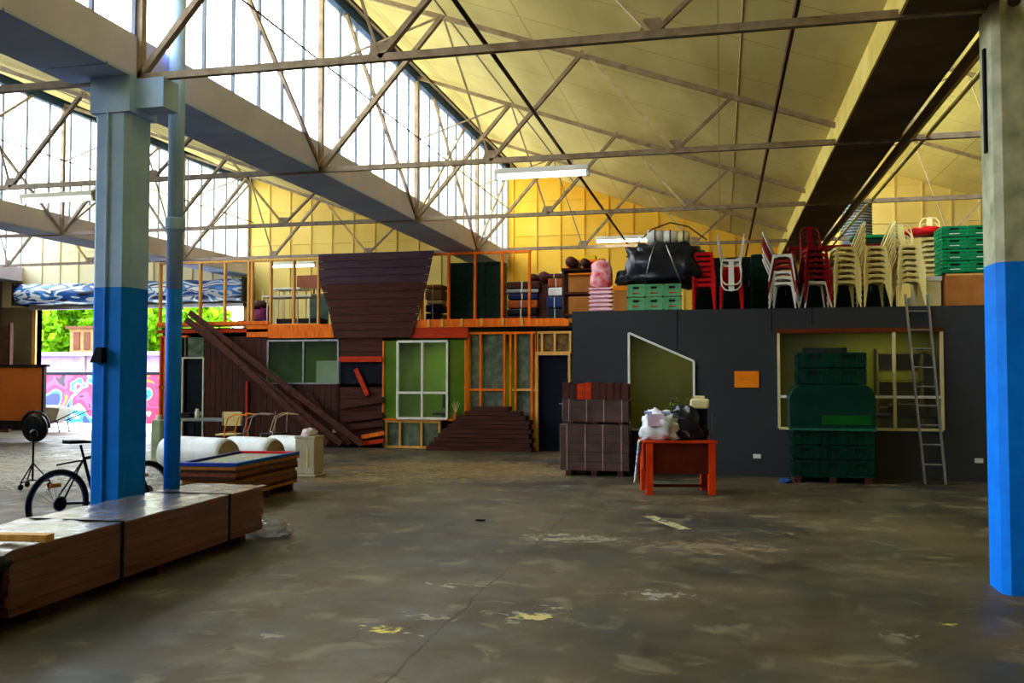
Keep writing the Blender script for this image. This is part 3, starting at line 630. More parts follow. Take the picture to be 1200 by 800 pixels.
# ------------------------------------------------------------------ crates
def crate_parts(t, w_, d_, h, m, marks=None):
    b = MB(); e = .018
    b.box(-w_ / 2, w_ / 2, -d_ / 2, -d_ / 2 + e, 0, h); b.box(-w_ / 2, w_ / 2, d_ / 2 - e, d_ / 2, 0, h); b.box(-w_ / 2, -w_ / 2 + e, -d_ / 2, d_ / 2, 0, h); b.box(w_ / 2 - e, w_ / 2, -d_ / 2, d_ / 2, 0, h); b.box(-w_ / 2, w_ / 2, -d_ / 2, d_ / 2, 0, e)
    b.obj('crate_body', m, t)
    r = MB(); q = .012
    for z_ in (h - .03, h * .52, .02):
        r.box(-w_ / 2 - q, w_ / 2 + q, -d_ / 2 - q, -d_ / 2, z_, z_ + .018); r.box(-w_ / 2 - q, -w_ / 2, -d_ / 2, d_ / 2 + q, z_, z_ + .018); r.box(w_ / 2, w_ / 2 + q, -d_ / 2, d_ / 2 + q, z_, z_ + .018)
    for i in range(5):
        x_ = -w_ / 2 + w_ * i / 4; r.box(x_ - .008, x_ + .008, -d_ / 2 - q, -d_ / 2, .02, h - .02)
        y_ = -d_ / 2 + d_ * i / 4; r.box(-w_ / 2 - q, -w_ / 2, y_ - .008, y_ + .008, .02, h - .02)
    r.obj('rib', m, t)
    MB().box(-w_ * .18, w_ * .18, -d_ / 2 - q - .002, -d_ / 2, h * .66, h * .82).obj('grip_hole', M_black, t)
    if marks: MB().box(-w_ * .2, w_ * .2, -d_ / 2 - q - .003, -d_ / 2, h * .3, h * .37).obj('printed_mark', marks, t)
def crate_stack(base, nx, nz, w_, d_, h, m, labf, group, rz=0, ny=1, marks=None, name='plastic_crate'):
    first = None; base = Vector(base); cz, sz = math.cos(rz), math.sin(rz)
    for k in range(nz):
        for i in range(nx):
            for j in range(ny):
                x_, y_ = (i + .5) * (w_ + .026), (j + .5) * (d_ + .026)
                loc = (base.x + x_ * cz - y_ * sz, base.y + x_ * sz + y_ * cz, base.z + k * (h + .002)); lb = labf(i, j, k)
                if first is None:
                    first = thing(name, lb, 'crate', loc, rz, group); crate_parts(first, w_, d_, h, m, marks)
                else: dup(first, loc, rz, lb, group)
LV = ['bottom', 'second-lowest', 'third-up', 'fourth-up', 'fifth-up', 'sixth-up']
def lv(k, n): return 'top' if k == n - 1 else LV[k]
bx = at(1113, 340, Y=15.4).x
cardb = thing('cardboard_box', 'brown cardboard box under the bright green crates', 'box', (bx + .36, 15.65, GH)); MB().box(-.42, .42, -.28, .28, 0, .53).obj('box_body', M_card, cardb, bevel=.01); MB().box(-.42, .42, -.285, -.28, .5, .53).obj('flap_edge', M_pine2, cardb)
cbw = thing('white_box', 'pale cream box beside the brown cardboard box', 'box', (bx - .28, 15.75, GH)); MB().box(-.18, .18, -.25, .25, 0, .5).obj('box_body', M_cream, cbw, bevel=.01); MB().box(-.19, .19, -.26, .26, .44, .51).obj('lid', M_white, cbw)
crate_stack((bx - .12, 15.35, GH + .535), 2, 4, .36, .5, .185, M_green, lambda i, j, k: 'bright green plastic crate, %s row, %s column on the cardboard box' % (lv(k, 4), ['left', 'right'][i]), 'bright green crates on the loft', marks=M_white)
gx = at(880, 340, Y=16.2).x
crate_stack((gx, 16.0, GH), 1, 5, .42, .36, .2, M_dgreen, lambda i, j, k: 'dark green crate, %s in the narrow stack beside the cafe chairs' % lv(k, 5), 'dark green crates beside the chairs')
gx = wx(530, Y=20.0)
crate_stack((gx - .12, 20.0, LD), 3, 6, .42, .36, .245, M_dgreen, lambda i, j, k: 'dark green crate behind the loft studs, %s row, %s column' % (lv(k, 6), ['left', 'middle', 'right'][i]), 'dark green crates behind the loft studs')
crate_stack((at(735, 340, Y=15.1).x, 15.05, GH), 3, 2, .27, .3, .22, mat('pale_green_crate', (120, 190, 140), (84, 158, 104), rough=.3), lambda i, j, k: 'pale green crate under the black bundle, %s row, %s column' % (['bottom', 'top'][k], ['left', 'middle', 'right'][i]), 'pale green crates under the black bundle', marks=M_red)
# big dark green stack on the floor before the wide window
gy = 14.25; gl = at(928, 520, Y=gy).x; gr = at(1024, 520, Y=gy).x; gw = (gr - gl) / 3
pal = thing('pallet', 'low pallet under the tall dark green crate pile', 'pallet', ((gl + gr) / 2, gy + .35, 0))
MB().box(-(gr - gl) / 2, (gr - gl) / 2, -.35, .3, .09, .12).obj('deck', M_dgreen, pal)
for a in (-1, 0, 1): MB().box(a * .5 - .05, a * .5 + .05, -.35, .3, 0, .09).obj('bearer', M_dkwood, pal)
crate_stack((gl + .01, gy, .12), 3, 3, gw - .026, .55, .215, M_dgreen, lambda i, j, k: 'dark green crate of the tall floor pile, %s row, %s column' % (lv(k, 3), ['left', 'middle', 'right'][i]), 'dark green crates of the tall floor pile')
sh = thing('green_sheet_cover', 'dark green sheet draped over the middle of the tall crate pile', 'cover', ((gl + gr) / 2, gy + .3, .79))
m = MB(); hw = (gr - gl) / 2 + .03; m.prism([(-hw, 0), (hw, 0), (hw, .5), (hw - .04, .6), (hw - .12, .67), (-hw + .12, .67), (-hw + .04, .6), (-hw, .5)], -.33, .3); m.obj('sheet_body', mat('dark_green_sheet', (10, 54, 42), (5, 36, 29), rough=.3, scale=3, bump=.6), sh, bevel=.015)
MB().box(-hw - .01, hw + .01, -.345, -.33, -.01, .03).obj('hem_strip', mat('mint_strip', (30, 100, 76)), sh)
MB().box(-hw * .25, hw * .9, -.338, -.33, .08, .22).obj('green_panel', mat('leaf_green', (6, 84, 16)), sh)
tl = at(934, 430, Y=gy).x; tr = at(1016, 430, Y=gy).x
crate_stack((tl, gy, 1.465), 2, 2, (tr - tl) / 2 - .026, .5, .24, M_dgreen, lambda i, j, k: 'dark green crate on top of the draped sheet, %s row, %s side' % (['lower', 'upper'][k], ['left', 'right'][i]), 'upper dark green crates of the tall pile')
bl = tag(MB().lump((0, 0, .03), (.09, .07, .05), 5, .4, flat=.03).obj('blue_rag', mat('blue_cloth', (40, 90, 150)), loc=(gl - .1, gy - .1, 0)), 'small crumpled blue rag on the floor at the corner of the green pile', 'rag')
# ------------------------------------------------------------------ metal cafe chairs
def seat_poly(a, r, z0, z1, mb):
    P = []
    for cx, cy, s0 in ((a - r, a - r, 0), (-a + r, a - r, 1), (-a + r, -a + r, 2), (a - r, -a + r, 3)):
        for k in range(4):
            an = (s0 + k / 3) * PI / 2; P.append((cx + r * math.cos(an), cy + r * math.sin(an)))
    mb.prismz(P, z0, z1)
def make_chair(label, m, mseat=None, group=None, solid=False):
    t = thing('metal_chair', label, 'chair', group=group)
    s_ = MB(); seat_poly(.15, .045, .425, .445, s_); s_.obj('seat', mseat or m, t, bevel=.006)
    ap = MB()      # arched aprons under the seat on all sides
    for k in range(4):
        an = k * PI / 2; c_, s2 = math.cos(an), math.sin(an)
        pts = [(-.145, .435), (.145, .435), (.155, .33), (.12, .38), (.06, .405), (-.06, .405), (-.12, .38), (-.155, .33)]
        vs = [(u * c_ - .172 * -s2 * -1, 0, 0) for u, v in pts]
        n_ = len(pts); V = []
        for off in (-.146, -.138):
            V += [(u * c_ - off * s2, u * s2 + off * c_, v) for u, v in pts]
        ap.add(V, [tuple(range(n_)), tuple(range(n_, 2 * n_))[::-1]] + [(i, i + n_, (i + 1) % n_ + n_, (i + 1) % n_) for i in range(n_)])
    ap.obj('apron', m, t)
    for i in (-1, 1):
        for j in (-1, 1):
            MB().bar((i * .136, j * .136, .435), (i * .21, j * .21, 0), .034, .034, .02, .02).obj('leg', m, t)
    loop = [(.14, .145, .42), (.162, .22, .6), (.15, .29, .76), (.1, .32, .83), (0, .33, .85), (-.1, .32, .83), (-.15, .29, .76), (-.162, .22, .6), (-.14, .145, .42)]
    MB().tube(loop, .012, 8).obj('back_frame', m, t, smooth=True)
    sp = MB(); sp.add([(-.04, .145, .43), (.04, .145, .43), (.045, .322, .84), (-.045, .322, .84), (-.04, .153, .43), (.04, .153, .43), (.045, .33, .84), (-.045, .33, .84)], [(0, 1, 2, 3), (7, 6, 5, 4), (0, 4, 5, 1), (1, 5, 6, 2), (2, 6, 7, 3), (3, 7, 4, 0)])
    if solid: sp = MB(); sp.add([(-.14, .19, .56), (.14, .19, .56), (.13, .25, .8), (-.13, .25, .8), (-.14, .198, .56), (.14, .198, .56), (.13, .258, .8), (-.13, .258, .8)], [(0, 1, 2, 3), (7, 6, 5, 4), (0, 4, 5, 1), (1, 5, 6, 2), (2, 6, 7, 3), (3, 7, 4, 0)])
    sp.obj('back_splat', m, t)
    return t
M_crm = mat('cream_metal', (236, 222, 158), (220, 200, 130), rough=.35, metal=.0)
M_wmet = mat('white_metal', (226, 222, 210), (200, 196, 186), rough=.35)
protos = {}
def chair_stack(px, n_, mats, rz, desc, group, Y=15.35, pitch=.09, z0=GH, solid=False, step=None):
    X = at(px, 350, Y=Y).x
    for k in range(n_):
        mm = mats[k % len(mats)] if k < len(mats) else mats[-1]; key = (mm.name, solid)
        lb = '%s, %s chair of the stack' % (desc, ['bottom', 'second-lowest', 'third-up', 'fourth-up', 'fifth-up', 'sixth-up', 'seventh-up', 'eighth-up', 'ninth-up'][k] if k < n_ - 1 else 'topmost')
        dx = (step or .012) * k
        loc = (X - math.sin(rz) * dx * -1 * 0, Y, z0 + k * pitch)
        if key not in protos:
            t = make_chair(lb, mm, solid=solid); protos[key] = t; t.location = loc; t.rotation_euler = (0, 0, rz); t['group'] = group
        else: dup(protos[key], loc, rz, lb, group)
H = PI / 2
chair_stack(919, 6, [M_wmet, M_wmet, M_wmet, M_dred, M_dred, M_wmet], 1.35, 'white and red metal cafe chair in the leftmost cafe stack', 'mixed cafe chairs')
chair_stack(955, 7, [M_wmet, M_dred], .15, 'dark red metal cafe chair between white stacks', 'red cafe chairs')
chair_stack(989, 7, [M_crm], -1.42, 'cream metal cafe chair right of the red stack', 'cream cafe chairs')
chair_stack(1024, 7, [M_crm], -1.42, 'cream metal cafe chair left of the ladder top', 'cream cafe chairs')
chair_stack(1064, 7, [M_crm], .12, 'cream metal cafe chair facing front above the ladder', 'cream cafe chairs')
chair_stack(1091, 7, [M_crm], -.2, 'cream metal cafe chair beside the green crates', 'cream cafe chairs', Y=16.35, z0=GH + .25)
X6 = at(1086, 350, Y=16.35).x; o6 = thing('packing_box', 'pale box under the cafe chairs beside the green crates', 'box', (X6, 16.35, GH)); MB().box(-.27, .27, -.27, .27, 0, .25).obj('box_body', M_cream, o6, bevel=.01); MB().box(-.27, .27, -.275, -.27, .1, .14).obj('tape_strip', M_card, o6)
# plastic red stools stacks
def make_stool(label, m):
    t = thing('plastic_stool', label, 'stool')
    s_ = MB(); seat_poly(.15, .04, .42, .45, s_); s_.obj('seat', m, t, bevel=.006)
    for i in (-1, 1):
        for j in (-1, 1): MB().bar((i * .13, j * .13, .43), (i * .175, j * .175, 0), .045, .045, .035, .035).obj('leg', m, t)
    sk = MB()
    for s_ in (-1, 1): sk.box(-.14, .14, s_ * .145 - .006, s_ * .145 + .006, .39, .43); sk.box(s_ * .145 - .006, s_ * .145 + .006, -.14, .14, .39, .43)
    sk.obj('skirt', m, t)
    return t
st0 = None
for (px, n_, nm) in ((825, 7, 'left red stool stack beside the black bundle'), (857, 4, 'right red stool stack under the white chairs')):
    for k in range(n_):
        X = at(px, 350, Y=15.3).x; lb = 'red plastic stool, %s in the %s' % (lv(k, n_), nm)
        if st0 is None: st0 = make_stool(lb, M_red); st0.location = (X, 15.3, GH); st0['group'] = 'red plastic stools'
        else: dup(st0, (X, 15.3, GH + k * .085), 0, lb, 'red plastic stools')
X = at(857, 350, Y=15.3).x; ux = protos[(M_wmet.name, False)]
for k in range(2): dup(ux, (X, 15.3, GH + .71 + .435 + .09 * k), 0, ['lower white metal chair turned upside down on the red stools', 'upper white metal chair turned upside down on the red stools'][k], 'upturned white chairs', rx=PI)
# dark back rack behind stools
for (pa, pb, hh_, Yc, lb, nd) in ((812, 880, 1.02, 16.6, 'tall black cabinet behind the red stools', 3), (900, 968, .62, 16.5, 'low black cabinet behind the mixed cafe chairs', 3), (972, 1046, .72, 16.5, 'black cabinet behind the cream cafe chairs', 3)):
    xa, xb = at(pa, 340, Y=Yc).x, at(pb, 340, Y=Yc).x; rk = thing('black_cabinet', lb, 'cabinet', ((xa + xb) / 2, Yc, GH), 0, 'black cabinets on the loft'); w2_ = (xb - xa) / 2
    MB().box(-w2_, w2_, -.2, .25, 0, hh_).obj('body', M_black, rk, bevel=.01)
    for q in range(nd):
        u0, u1 = -w2_ + 2 * w2_ * q / nd + .01, -w2_ + 2 * w2_ * (q + 1) / nd - .01; d_ = MB().box(u0, u1, -.22, -.2, .02, hh_ - .02).obj('door', mat('black_green', (12, 30, 24), (8, 16, 14)), rk); MB().box(u1 - .04, u1 - .025, -.235, -.22, hh_ * .5, hh_ * .5 + .1).obj('handle', M_alu, d_)
# red crumpled cloth on top of cream stacks
tag(MB().lump((0, 0, 0), (.34, .2, .1), 3, .5, 3, flat=.05).obj('red_cloth', M_red, loc=(at(1086, 280, Y=16.2).x, 16.35, GH + .25 + .45 + 6 * .095 + .06)), 'crumpled bright red cloth on top of the cream chairs by the green crates', 'cloth')
# things further behind the chairs
gt = thing('green_bin', 'green plastic tub with lid behind the cream chair stacks', 'tub', (at(1024, 285, Y=17.5).x, 17.6, GH)); MB().box(-.35, .35, -.22, .22, 0, 1.42).obj('tub_body', M_dgreen, gt, bevel=.03); MB().box(-.38, .38, -.25, .25, 1.42, 1.48).obj('lid', M_green, gt, bevel=.01)
rb = thing('red_bench', 'long dark red bench standing behind the cafe chair stacks', 'bench', (at(985, 300, Y=17.0).x, 17.0, GH)); MB().box(-.9, .9, -.18, .18, 1.18, 1.24).obj('bench_top', M_dred, rb)
for a in (-.8, .8): MB().box(a - .04, a + .04, -.15, .15, 0, 1.18).obj('leg', M_dred, rb)
lb_ = thing('storage_tub', 'dark tub behind the cream chairs, left of the green bin', 'tub', (at(975, 310, Y=17.5).x, 17.7, GH)); MB().box(-.3, .3, -.2, .2, 0, .95).obj('tub_body', M_dgreen, lb_, bevel=.02); MB().box(-.32, .32, -.22, .22, .95, 1.02).obj('lid', mat('pale_lid', (150, 180, 150)), lb_)
du = thing('duct_roll', 'grey corrugated duct hanging behind the chairs under the cream beam', 'duct', tuple(at(1004, 281, Y=20.5))); prof = [(.3, -.12)]
for k in range(14): prof += [(.3, k * .06), (.325, k * .06 + .03)]
MB().lathe(prof, n=24).obj('duct_body', mat('dull_grey_metal', (120, 124, 124), (92, 96, 98), rough=.5), du, smooth=False); MB().tube([(0, 0, .8), (0, 0, 1.0)], .02, 6).obj('hanger', M_rust, du)
MB().lathe([(.34, -.16), (.34, -.1)], n=24).obj('end_ring', M_alu, du)
# ------------------------------------------------------------------ stuff left on the grey room roof
bd = thing('tarp_bundle', 'big black plastic-wrapped bundle on the pale green crates', 'bundle', (at(777, 328, Y=15.3).x, 15.4, GH + .45))
m = MB(); m.lump((0, 0, .34), (.6, .4, .34), 2, .35, 2.6, 36, 22, sq=.55); m.obj('wrapping', M_tarp, bd)
for (x_, a) in ((-.2, .1), (.18, -.15)):
    pts = [(x_ + a * math.sin(t), .46 * math.cos(t), .34 + .4 * math.sin(t)) for t in [2 * PI * k / 24 for k in range(24)]]; MB().tube(pts, .012, 6, closed=True).obj('rope', M_alu, bd)
for k, (x_, r_, l_) in enumerate(((-.13, .12, .3), (.12, .11, .26), (.34, .1, .22))):
    o = thing('foam_roll', ['pale foam roll on the left of the black bundle top', 'pale foam roll in the middle of the black bundle top', 'cream foam roll at the right of the black bundle top'][k], 'roll', (bd.location.x + x_, 15.4, GH + .45 + .72 + r_ - .02), 0, 'foam rolls on the black bundle')
    MB().lathe([(.02, -l_ / 2), (r_, -l_ / 2 + .02), (r_ * 1.02, 0), (r_, l_ / 2 - .02), (.02, l_ / 2)], n=18, axis='x').obj('roll_body', M_wrapw if k < 2 else M_cream, o, smooth=True)
    pts = [(0, (r_ + .012) * math.cos(t), (r_ + .012) * math.sin(t)) for t in [2 * PI * q / 16 for q in range(16)]]; MB().tube(pts, .01, 6, closed=True).obj('strap', M_rust, o)
tag(MB().tube([(-.55, 0, 0), (-.3, -.05, .22), (0, 0, .33), (.3, .05, .26), (.6, 0, .02)], .012, 6).obj('bent_rod', M_rust, loc=(bd.location.x + .12, 15.35, GH + 1.17)), 'thin dark red bent rod arching over the black bundle', 'rod')
hb_ = tag(MB().lump((0, 0, .12), (.2, .15, .17), 4, .4, 3, flat=.12).obj('dark_bag', M_black, loc=(at(735, 300, Y=15.5).x, 15.8, GH + .62)), 'dark bag hanging at the left end of the black bundle', 'bag')
og = thing('orange_box', 'orange carton left of the pale green crates', 'box', (at(729, 345, Y=15.3).x - .02, 15.4, GH)); MB().box(-.115, .115, -.2, .2, 0, .36).obj('carton', M_card, og, bevel=.006); MB().box(-.12, .12, -.205, .205, .36, .44).obj('lid', M_orange, og, bevel=.006)
hb_.location.z = GH + .45; hb_.location.y = 15.45
# stack of white/pink plastic trays with red bag
trx = at(705, 345, Y=15.5).x; tr0 = None; M_pinkw = mat('pinkish_plastic', (250, 214, 226), (236, 176, 196), rough=.3)
for k in range(6):
    lb = 'whitish pink plastic tray, %s in the stack left of the orange carton' % lv(k, 6)
    if tr0 is None:
        tr0 = thing('plastic_tray', lb, 'tray', (trx, 15.5, GH), 0, 'pink plastic trays'); m = MB(); m.box(-.18, .18, -.15, .15, 0, .012); m.box(-.15, .15, -.11, -.1, 0, .06); m.box(-.15, .15, .1, .11, 0, .06); m.box(-.15, -.14, -.11, .11, 0, .06); m.box(.14, .15, -.11, .11, 0, .06); m.obj('tray_body', M_pinkw, tr0)
        MB().box(-.2, .2, -.17, .17, .045, .07).obj('rim', M_pinkw, tr0)
    else: dup(tr0, (trx, 15.5, GH + k * .072), 0, lb, 'pink plastic trays')
m = MB(); m.lump((0, 0, .22), (.19, .15, .24), 8, .3, 3, sq=.7, flat=.21); rbag = thing('red_bag', 'red and white printed plastic bag on the pink trays', 'bag', (trx, 15.5, GH + .44)); m.obj('bag_body', mat('red_white_film', (220, 40, 60), (236, 200, 204), rough=.25, scale=9, bump=.5), rbag)
MB().tube([(-.08, 0, .42), (-.05, 0, .5), (.05, 0, .5), (.08, 0, .42)], .01, 6).obj('bag_handle', M_red, rbag)
tag(MB().box(-.16, .16, -.1, .1, 0, .1).obj('red_case', M_red, loc=(at(700, 302, Y=16.5).x, 16.5, GH + .92), bevel=.03), 'bright red case above the red and white bag', 'case')
rk2 = thing('timber_rack', 'brown timber rack behind the pink trays', 'rack', (at(683, 340, Y=16.6).x + .1, 16.6, GH))
for z_ in (.02, .42, .86): MB().box(-.45, .3, -.25, .25, z_, z_ + .04).obj('shelf_board', M_dkwood, rk2)
for a in (-.45, .26): MB().box(a, a + .04, -.25, .25, 0, .9).obj('side_panel', M_rust, rk2)
ob = thing('orange_crate', 'orange plastic box high behind the pink trays', 'box', (at(684, 306, Y=18.2).x, 18.2, GH)); MB().box(-.35, .3, -.2, .2, .95, 1.27).obj('box_body', M_orange, ob, bevel=.02); MB().box(-.3, .3, -.15, .15, 0, .95).obj('plinth', M_card, ob); MB().box(-.3, .25, -.15, .15, 1.27, 1.36).obj('yellow_lid', mat('yellow_plastic', (250, 210, 40)), ob)
# loft clutter left of grey room (behind right studs)
def slab_pile(px0, px1, Y, z, items, label, grp):
    x0, x1 = at(px0, 350, Y=Y).x, at(px1, 350, Y=Y).x
    for k, (h, m_, nm) in enumerate(items):
        o = thing(nm, '%s %s, level %s from the bottom' % (label, nm.replace('_', ' '), ['one', 'two', 'three', 'four', 'five', 'six', 'seven'][k]), 'bundle', ((x0 + x1) / 2 + R.uniform(-.03, .03), Y + .3, z), R.uniform(-.04, .04), grp)
        w_ = (x1 - x0) / 2 * R.uniform(.9, 1)
        MB().box(-w_, w_, -.28, .28, 0, h * .92).obj('bundle_body', m_, o, bevel=min(.03, h * .3)); MB().box(-w_ * .1, -w_ * .02, -.285, .285, -.0, h * .94).obj('strap', M_white, o); z += h
slab_pile(593, 632, 19.9, LD, [(.14, M_dkwood, 'folded_table'), (.1, M_rust, 'folded_table'), (.16, M_black, 'folded_table'), (.2, mat('brown_orange', (170, 84, 30)), 'wrapped_cushion'), (.14, mat('navy_cloth', (30, 40, 90)), 'wrapped_cushion'), (.1, M_alu, 'folded_table'), (.18, M_dkwood, 'wrapped_cushion')], 'pile right of the green crates', 'bundles behind the right loft studs')
slab_pile(641, 662, 19.6, LD, [(.38, mat('dark_teal', (26, 44, 54)), 'storage_case'), (.26, mat('blue_box_paint', (30, 60, 110)), 'storage_case'), (.2, M_wrapw, 'wrapped_cushion'), (.2, mat('brown_orange', (150, 84, 44)), 'wrapped_cushion'), (.1, M_rust, 'folded_table')], 'pile left of the pink trays', 'bundles beside the loft edge')
slab_pile(497, 517, 19.9, LD, [(.35, M_black, 'storage_case'), (.18, mat('navy_box', (26, 30, 84)), 'storage_case'), (.1, M_cream, 'folded_table'), (.26, mat('tan_box', (150, 120, 80)), 'storage_case'), (.1, M_card, 'folded_table')], 'pile left of the dark green crates', 'bundles at the left of the green crates')
for k, (p, r_) in enumerate((((628, 322), .1), ((640, 318), .12), ((655, 322), .09), ((672, 325), .1), ((688, 327), .08))):
    P_ = at(p[0], p[1], Y=20.3 if k < 3 else 16.6); P_.z = (LD + .98 + r_ * 1.07 if k < 3 else GH + .9 + r_ * 1.07) + .05; o = thing('rolled_cushion', ['first', 'second', 'third', 'fourth', 'fifth'][k] + ' dark rolled cushion from the stud corner toward the red bag', 'cushion', (P_.x, P_.y, P_.z - .05), 0, 'rolled cushions on the loft')
    MB().lathe([(.02, -.35), (r_, -.32), (r_ * 1.05, 0), (r_, .32), (.02, .35)], n=14, axis='y').obj('roll_body', M_rust if k % 2 else M_dkwood, o, smooth=True); MB().lathe([(r_ * 1.07, -.02), (r_ * 1.07, .02)], n=14, axis='y').obj('strap', M_black, o)
sc0 = at(655, 325, Y=20.3)
sp_ = thing('cable_rack', 'tall plinth cupboard beneath the rolled cushions behind the corner', 'cupboard', (sc0.x, 20.35, LD)); MB().box(-.55, .5, -.3, .3, 0, .98).obj('body', M_dkwood, sp_, bevel=.01); MB().box(-.5, -.02, -.32, -.3, .05, .93).obj('door', M_dkwood, sp_); MB().box(.02, .46, -.32, -.3, .05, .93).obj('door', M_dkwood, sp_)
tg = tag(MB().lump((0, 0, .13), (.09, .06, .15), 9, .4, 4).obj('printed_bag', mat('green_white_film', (70, 190, 60), (236, 240, 230), scale=12), loc=(at(659, 305, Y=20.0).x, 20.2, LD + .98)), 'small green and white printed bag on the brown loft cupboard', 'bag')
# left loft: white trestle tables and boxes
for k, (px, py, L_, dd, lb) in enumerate(((343, 349, 1.25, 19.9, 'lower white folding table behind the left loft studs'), (341, 340, .75, 20.6, 'upper small white folding table behind the left loft studs'))):
    P_ = at(px, py, Y=dd); o = thing('folding_table', lb, 'table', (P_.x, P_.y, LD), 0, 'white folding tables'); h_ = P_.z - LD
    MB().box(-L_ / 2, L_ / 2, -.3, .3, h_, h_ + .04).obj('table_top', M_white, o)
    for a in (-1, 1):
        for b_ in (-1, 1): MB().tube([(a * (L_ / 2 - .08), b_ * .22, 0), (a * (L_ / 2 - .08), b_ * .22, h_)], .014, 6).obj('leg', M_white, o)
ct = thing('dark_cabinet', 'low dark cabinet under the white folding tables', 'cabinet', (at(345, 365, Y=20.3).x, 20.9, LD)); MB().box(-.7, .5, -.2, .2, 0, .3).obj('body', M_dark, ct, bevel=.01); MB().box(-.66, -.1, -.22, -.2, .03, .27).obj('drawer', M_black, ct); MB().box(-.05, .46, -.22, -.2, .03, .27).obj('drawer', M_black, ct)
gb = thing('grey_green_screen', 'grey-green folded screen behind the left loft studs, next to the dark boards', 'screen', (at(368, 345, Y=21).x, 21.2, LD)); MB().box(-.2, .05, -.02, .02, 0, .95).obj('screen_leaf', mat('grey_green', (80, 104, 96)), gb); MB().box(.06, .3, -.02, .02, 0, .95).obj('screen_leaf', mat('grey_green', (80, 104, 96)), gb)
cx_ = at(335, 335, Y=21.6).x; rx0 = None
for k in range(8):
    o = tag(MB().tube([(0, 0, 0), (R.uniform(-.05, .05), .05, 1.1 + .05 * (k % 3))], .022, 8).obj('leaning_pole', M_purpl if k % 2 else M_cream, loc=(cx_ - .75 + k * .2, 21.8, LD)), ['first', 'second', 'third', 'fourth', 'fifth', 'sixth', 'seventh', 'eighth'][k] + ' upright pole from the left behind the white folding tables', 'pole', 'upright poles in the left loft')
sgb = tag(MB().box(-.45, .45, 0, .03, 0, .35).obj('brown_panel', mat('brick_brown', (150, 84, 56)), loc=(at(363, 320, Y=22.6).x, YE - .062, at(363, 334, Y=22).z)), 'brown panel high on the back wall of the left loft', 'panel')
rl = thing('fabric_heap', 'red and violet fabric pile behind the double loft stud', 'fabric pile', (at(305, 345, Y=20.5).x, 20.5, LD)); MB().lump((0, 0, .3), (.3, .2, .32), 5, .4, 3, flat=.3).obj('pile_body', mat('red_violet', (150, 40, 70), (70, 30, 90), scale=6), rl); MB().lump((.0, -.02, .62), (.22, .16, .12), 6, .4, 3).obj('top_cloth', M_dkwood, rl)
for k in range(5):
    cc = at(245 + 14 * k, 377, Y=19.6); pts = [(cc.x + .28 * math.cos(t), 19.6 + .12 * math.sin(t), LD + .03 + .09 * abs(math.sin(t * 1.0)) + .02 * k) for t in [2 * PI * q / 20 for q in range(20)]]
    tag(MB().tube(pts, .015, 6, closed=True).obj('cable_coil', M_rust if k % 2 else M_black), ['first', 'second', 'third', 'fourth', 'fifth'][k] + ' loose hose coil from the left on the left loft edge', 'hose coil', 'hose coils on the left loft')
# ------------------------------------------------------------------ aluminium ladder
ld = thing('ladder', 'tall dark aluminium ladder leaning on the grey wall up to the chairs', 'ladder')
A0, A1 = at(1083, 562, Z=0), at(1107, 561, Z=0); yb = 14.45
A0 = Vector((at(1083, 500, Y=yb).x, yb, 0)); A1 = Vector((at(1107, 500, Y=yb).x, yb, 0)); T0 = at(1062, 356, Y=GY - .05); T1 = at(1088, 356, Y=GY - .05)
for a, b_ in ((A0, T0), (A1, T1)): MB().bar(a, b_ + (b_ - a).normalized() * .15, .028, .06).obj('stile', M_alu, ld)
for k in range(1, 10):
    f_ = k / 9.4; MB().tube([A0.lerp(T0, f_), A1.lerp(T1, f_)], .014, 8).obj('rung', M_alu, ld)
# ------------------------------------------------------------------ shrink-wrapped board packs before the grey wall
def plank_pack(name, label, loc, sx, sy, layers, colsn, h0, lh, m, wrap, rz=0, gap=.008):
    t = thing(name, label, 'timber pack', loc, rz)
    b = MB()
    for k in range(layers):
        off = R.uniform(-.01, .01)
        for j in range(colsn):
            w_ = sy / colsn; b.box(-sx / 2 + off, sx / 2 + off + R.uniform(-.01, .01), -sy / 2 + j * w_, -sy / 2 + (j + 1) * w_ - gap, h0 + k * lh, h0 + (k + 1) * lh - gap * .7)
    b.obj('packed_boards', m, t)
    for a in (-.38, 0, .38):
        MB().box(a * sx - .045, a * sx + .045, -sy / 2, sy / 2, 0, h0 - .001).obj('bearer', M_dkwood, t)
    if wrap:
        H_ = h0 + layers * lh; e = .012
        w_ = MB(); w_.box(-sx / 2 - e, sx / 2 + e, -sy / 2 - e, sy / 2 + e, h0 + .02, H_ + e); w_.obj('plastic_wrap', G_wrap, t, bevel=.01)
        for a in (-.4, -.13, .13, .4): MB().box(a * sx - .008, a * sx + .008, -sy / 2 - e - .004, -sy / 2 - e, h0, H_ + e).obj('band', mat('pinkish_band', (170, 140, 144)), t)
    return t
cx0, cx1 = at(653, 530, Y=14.2).x, at(736, 530, Y=14.2).x
p1_ = plank_pack('wrapped_board_pack', 'lower shrink-wrapped brown board pack left of the red desk', ((cx0 + cx1) / 2, 14.65, 0), cx1 - cx0 - .03, .5, 5, 3, .09, .145, mat('brown_pink_boards', (98, 66, 58), (70, 46, 40)), True)
ztop = .09 + 5 * .145 + .015
ux0, ux1 = at(656, 470, Y=14.3).x, at(737, 470, Y=14.3).x
p2_ = plank_pack('wrapped_board_pack', 'middle brown board pack with pale film edge, on the lower pack', ((ux0 + ux1) / 2, 14.65, ztop), ux1 - ux0 - .04, .42, 3, 3, .03, .115, mat('brown_pink_boards', (104, 72, 66)), True)
tp_ = thing('short_board_row', 'row of short upright red-brown boards on top of the packs', 'board stack', ((ux0 + ux1) / 2, 14.65, ztop + .39)); W_ = ux1 - ux0 - .04
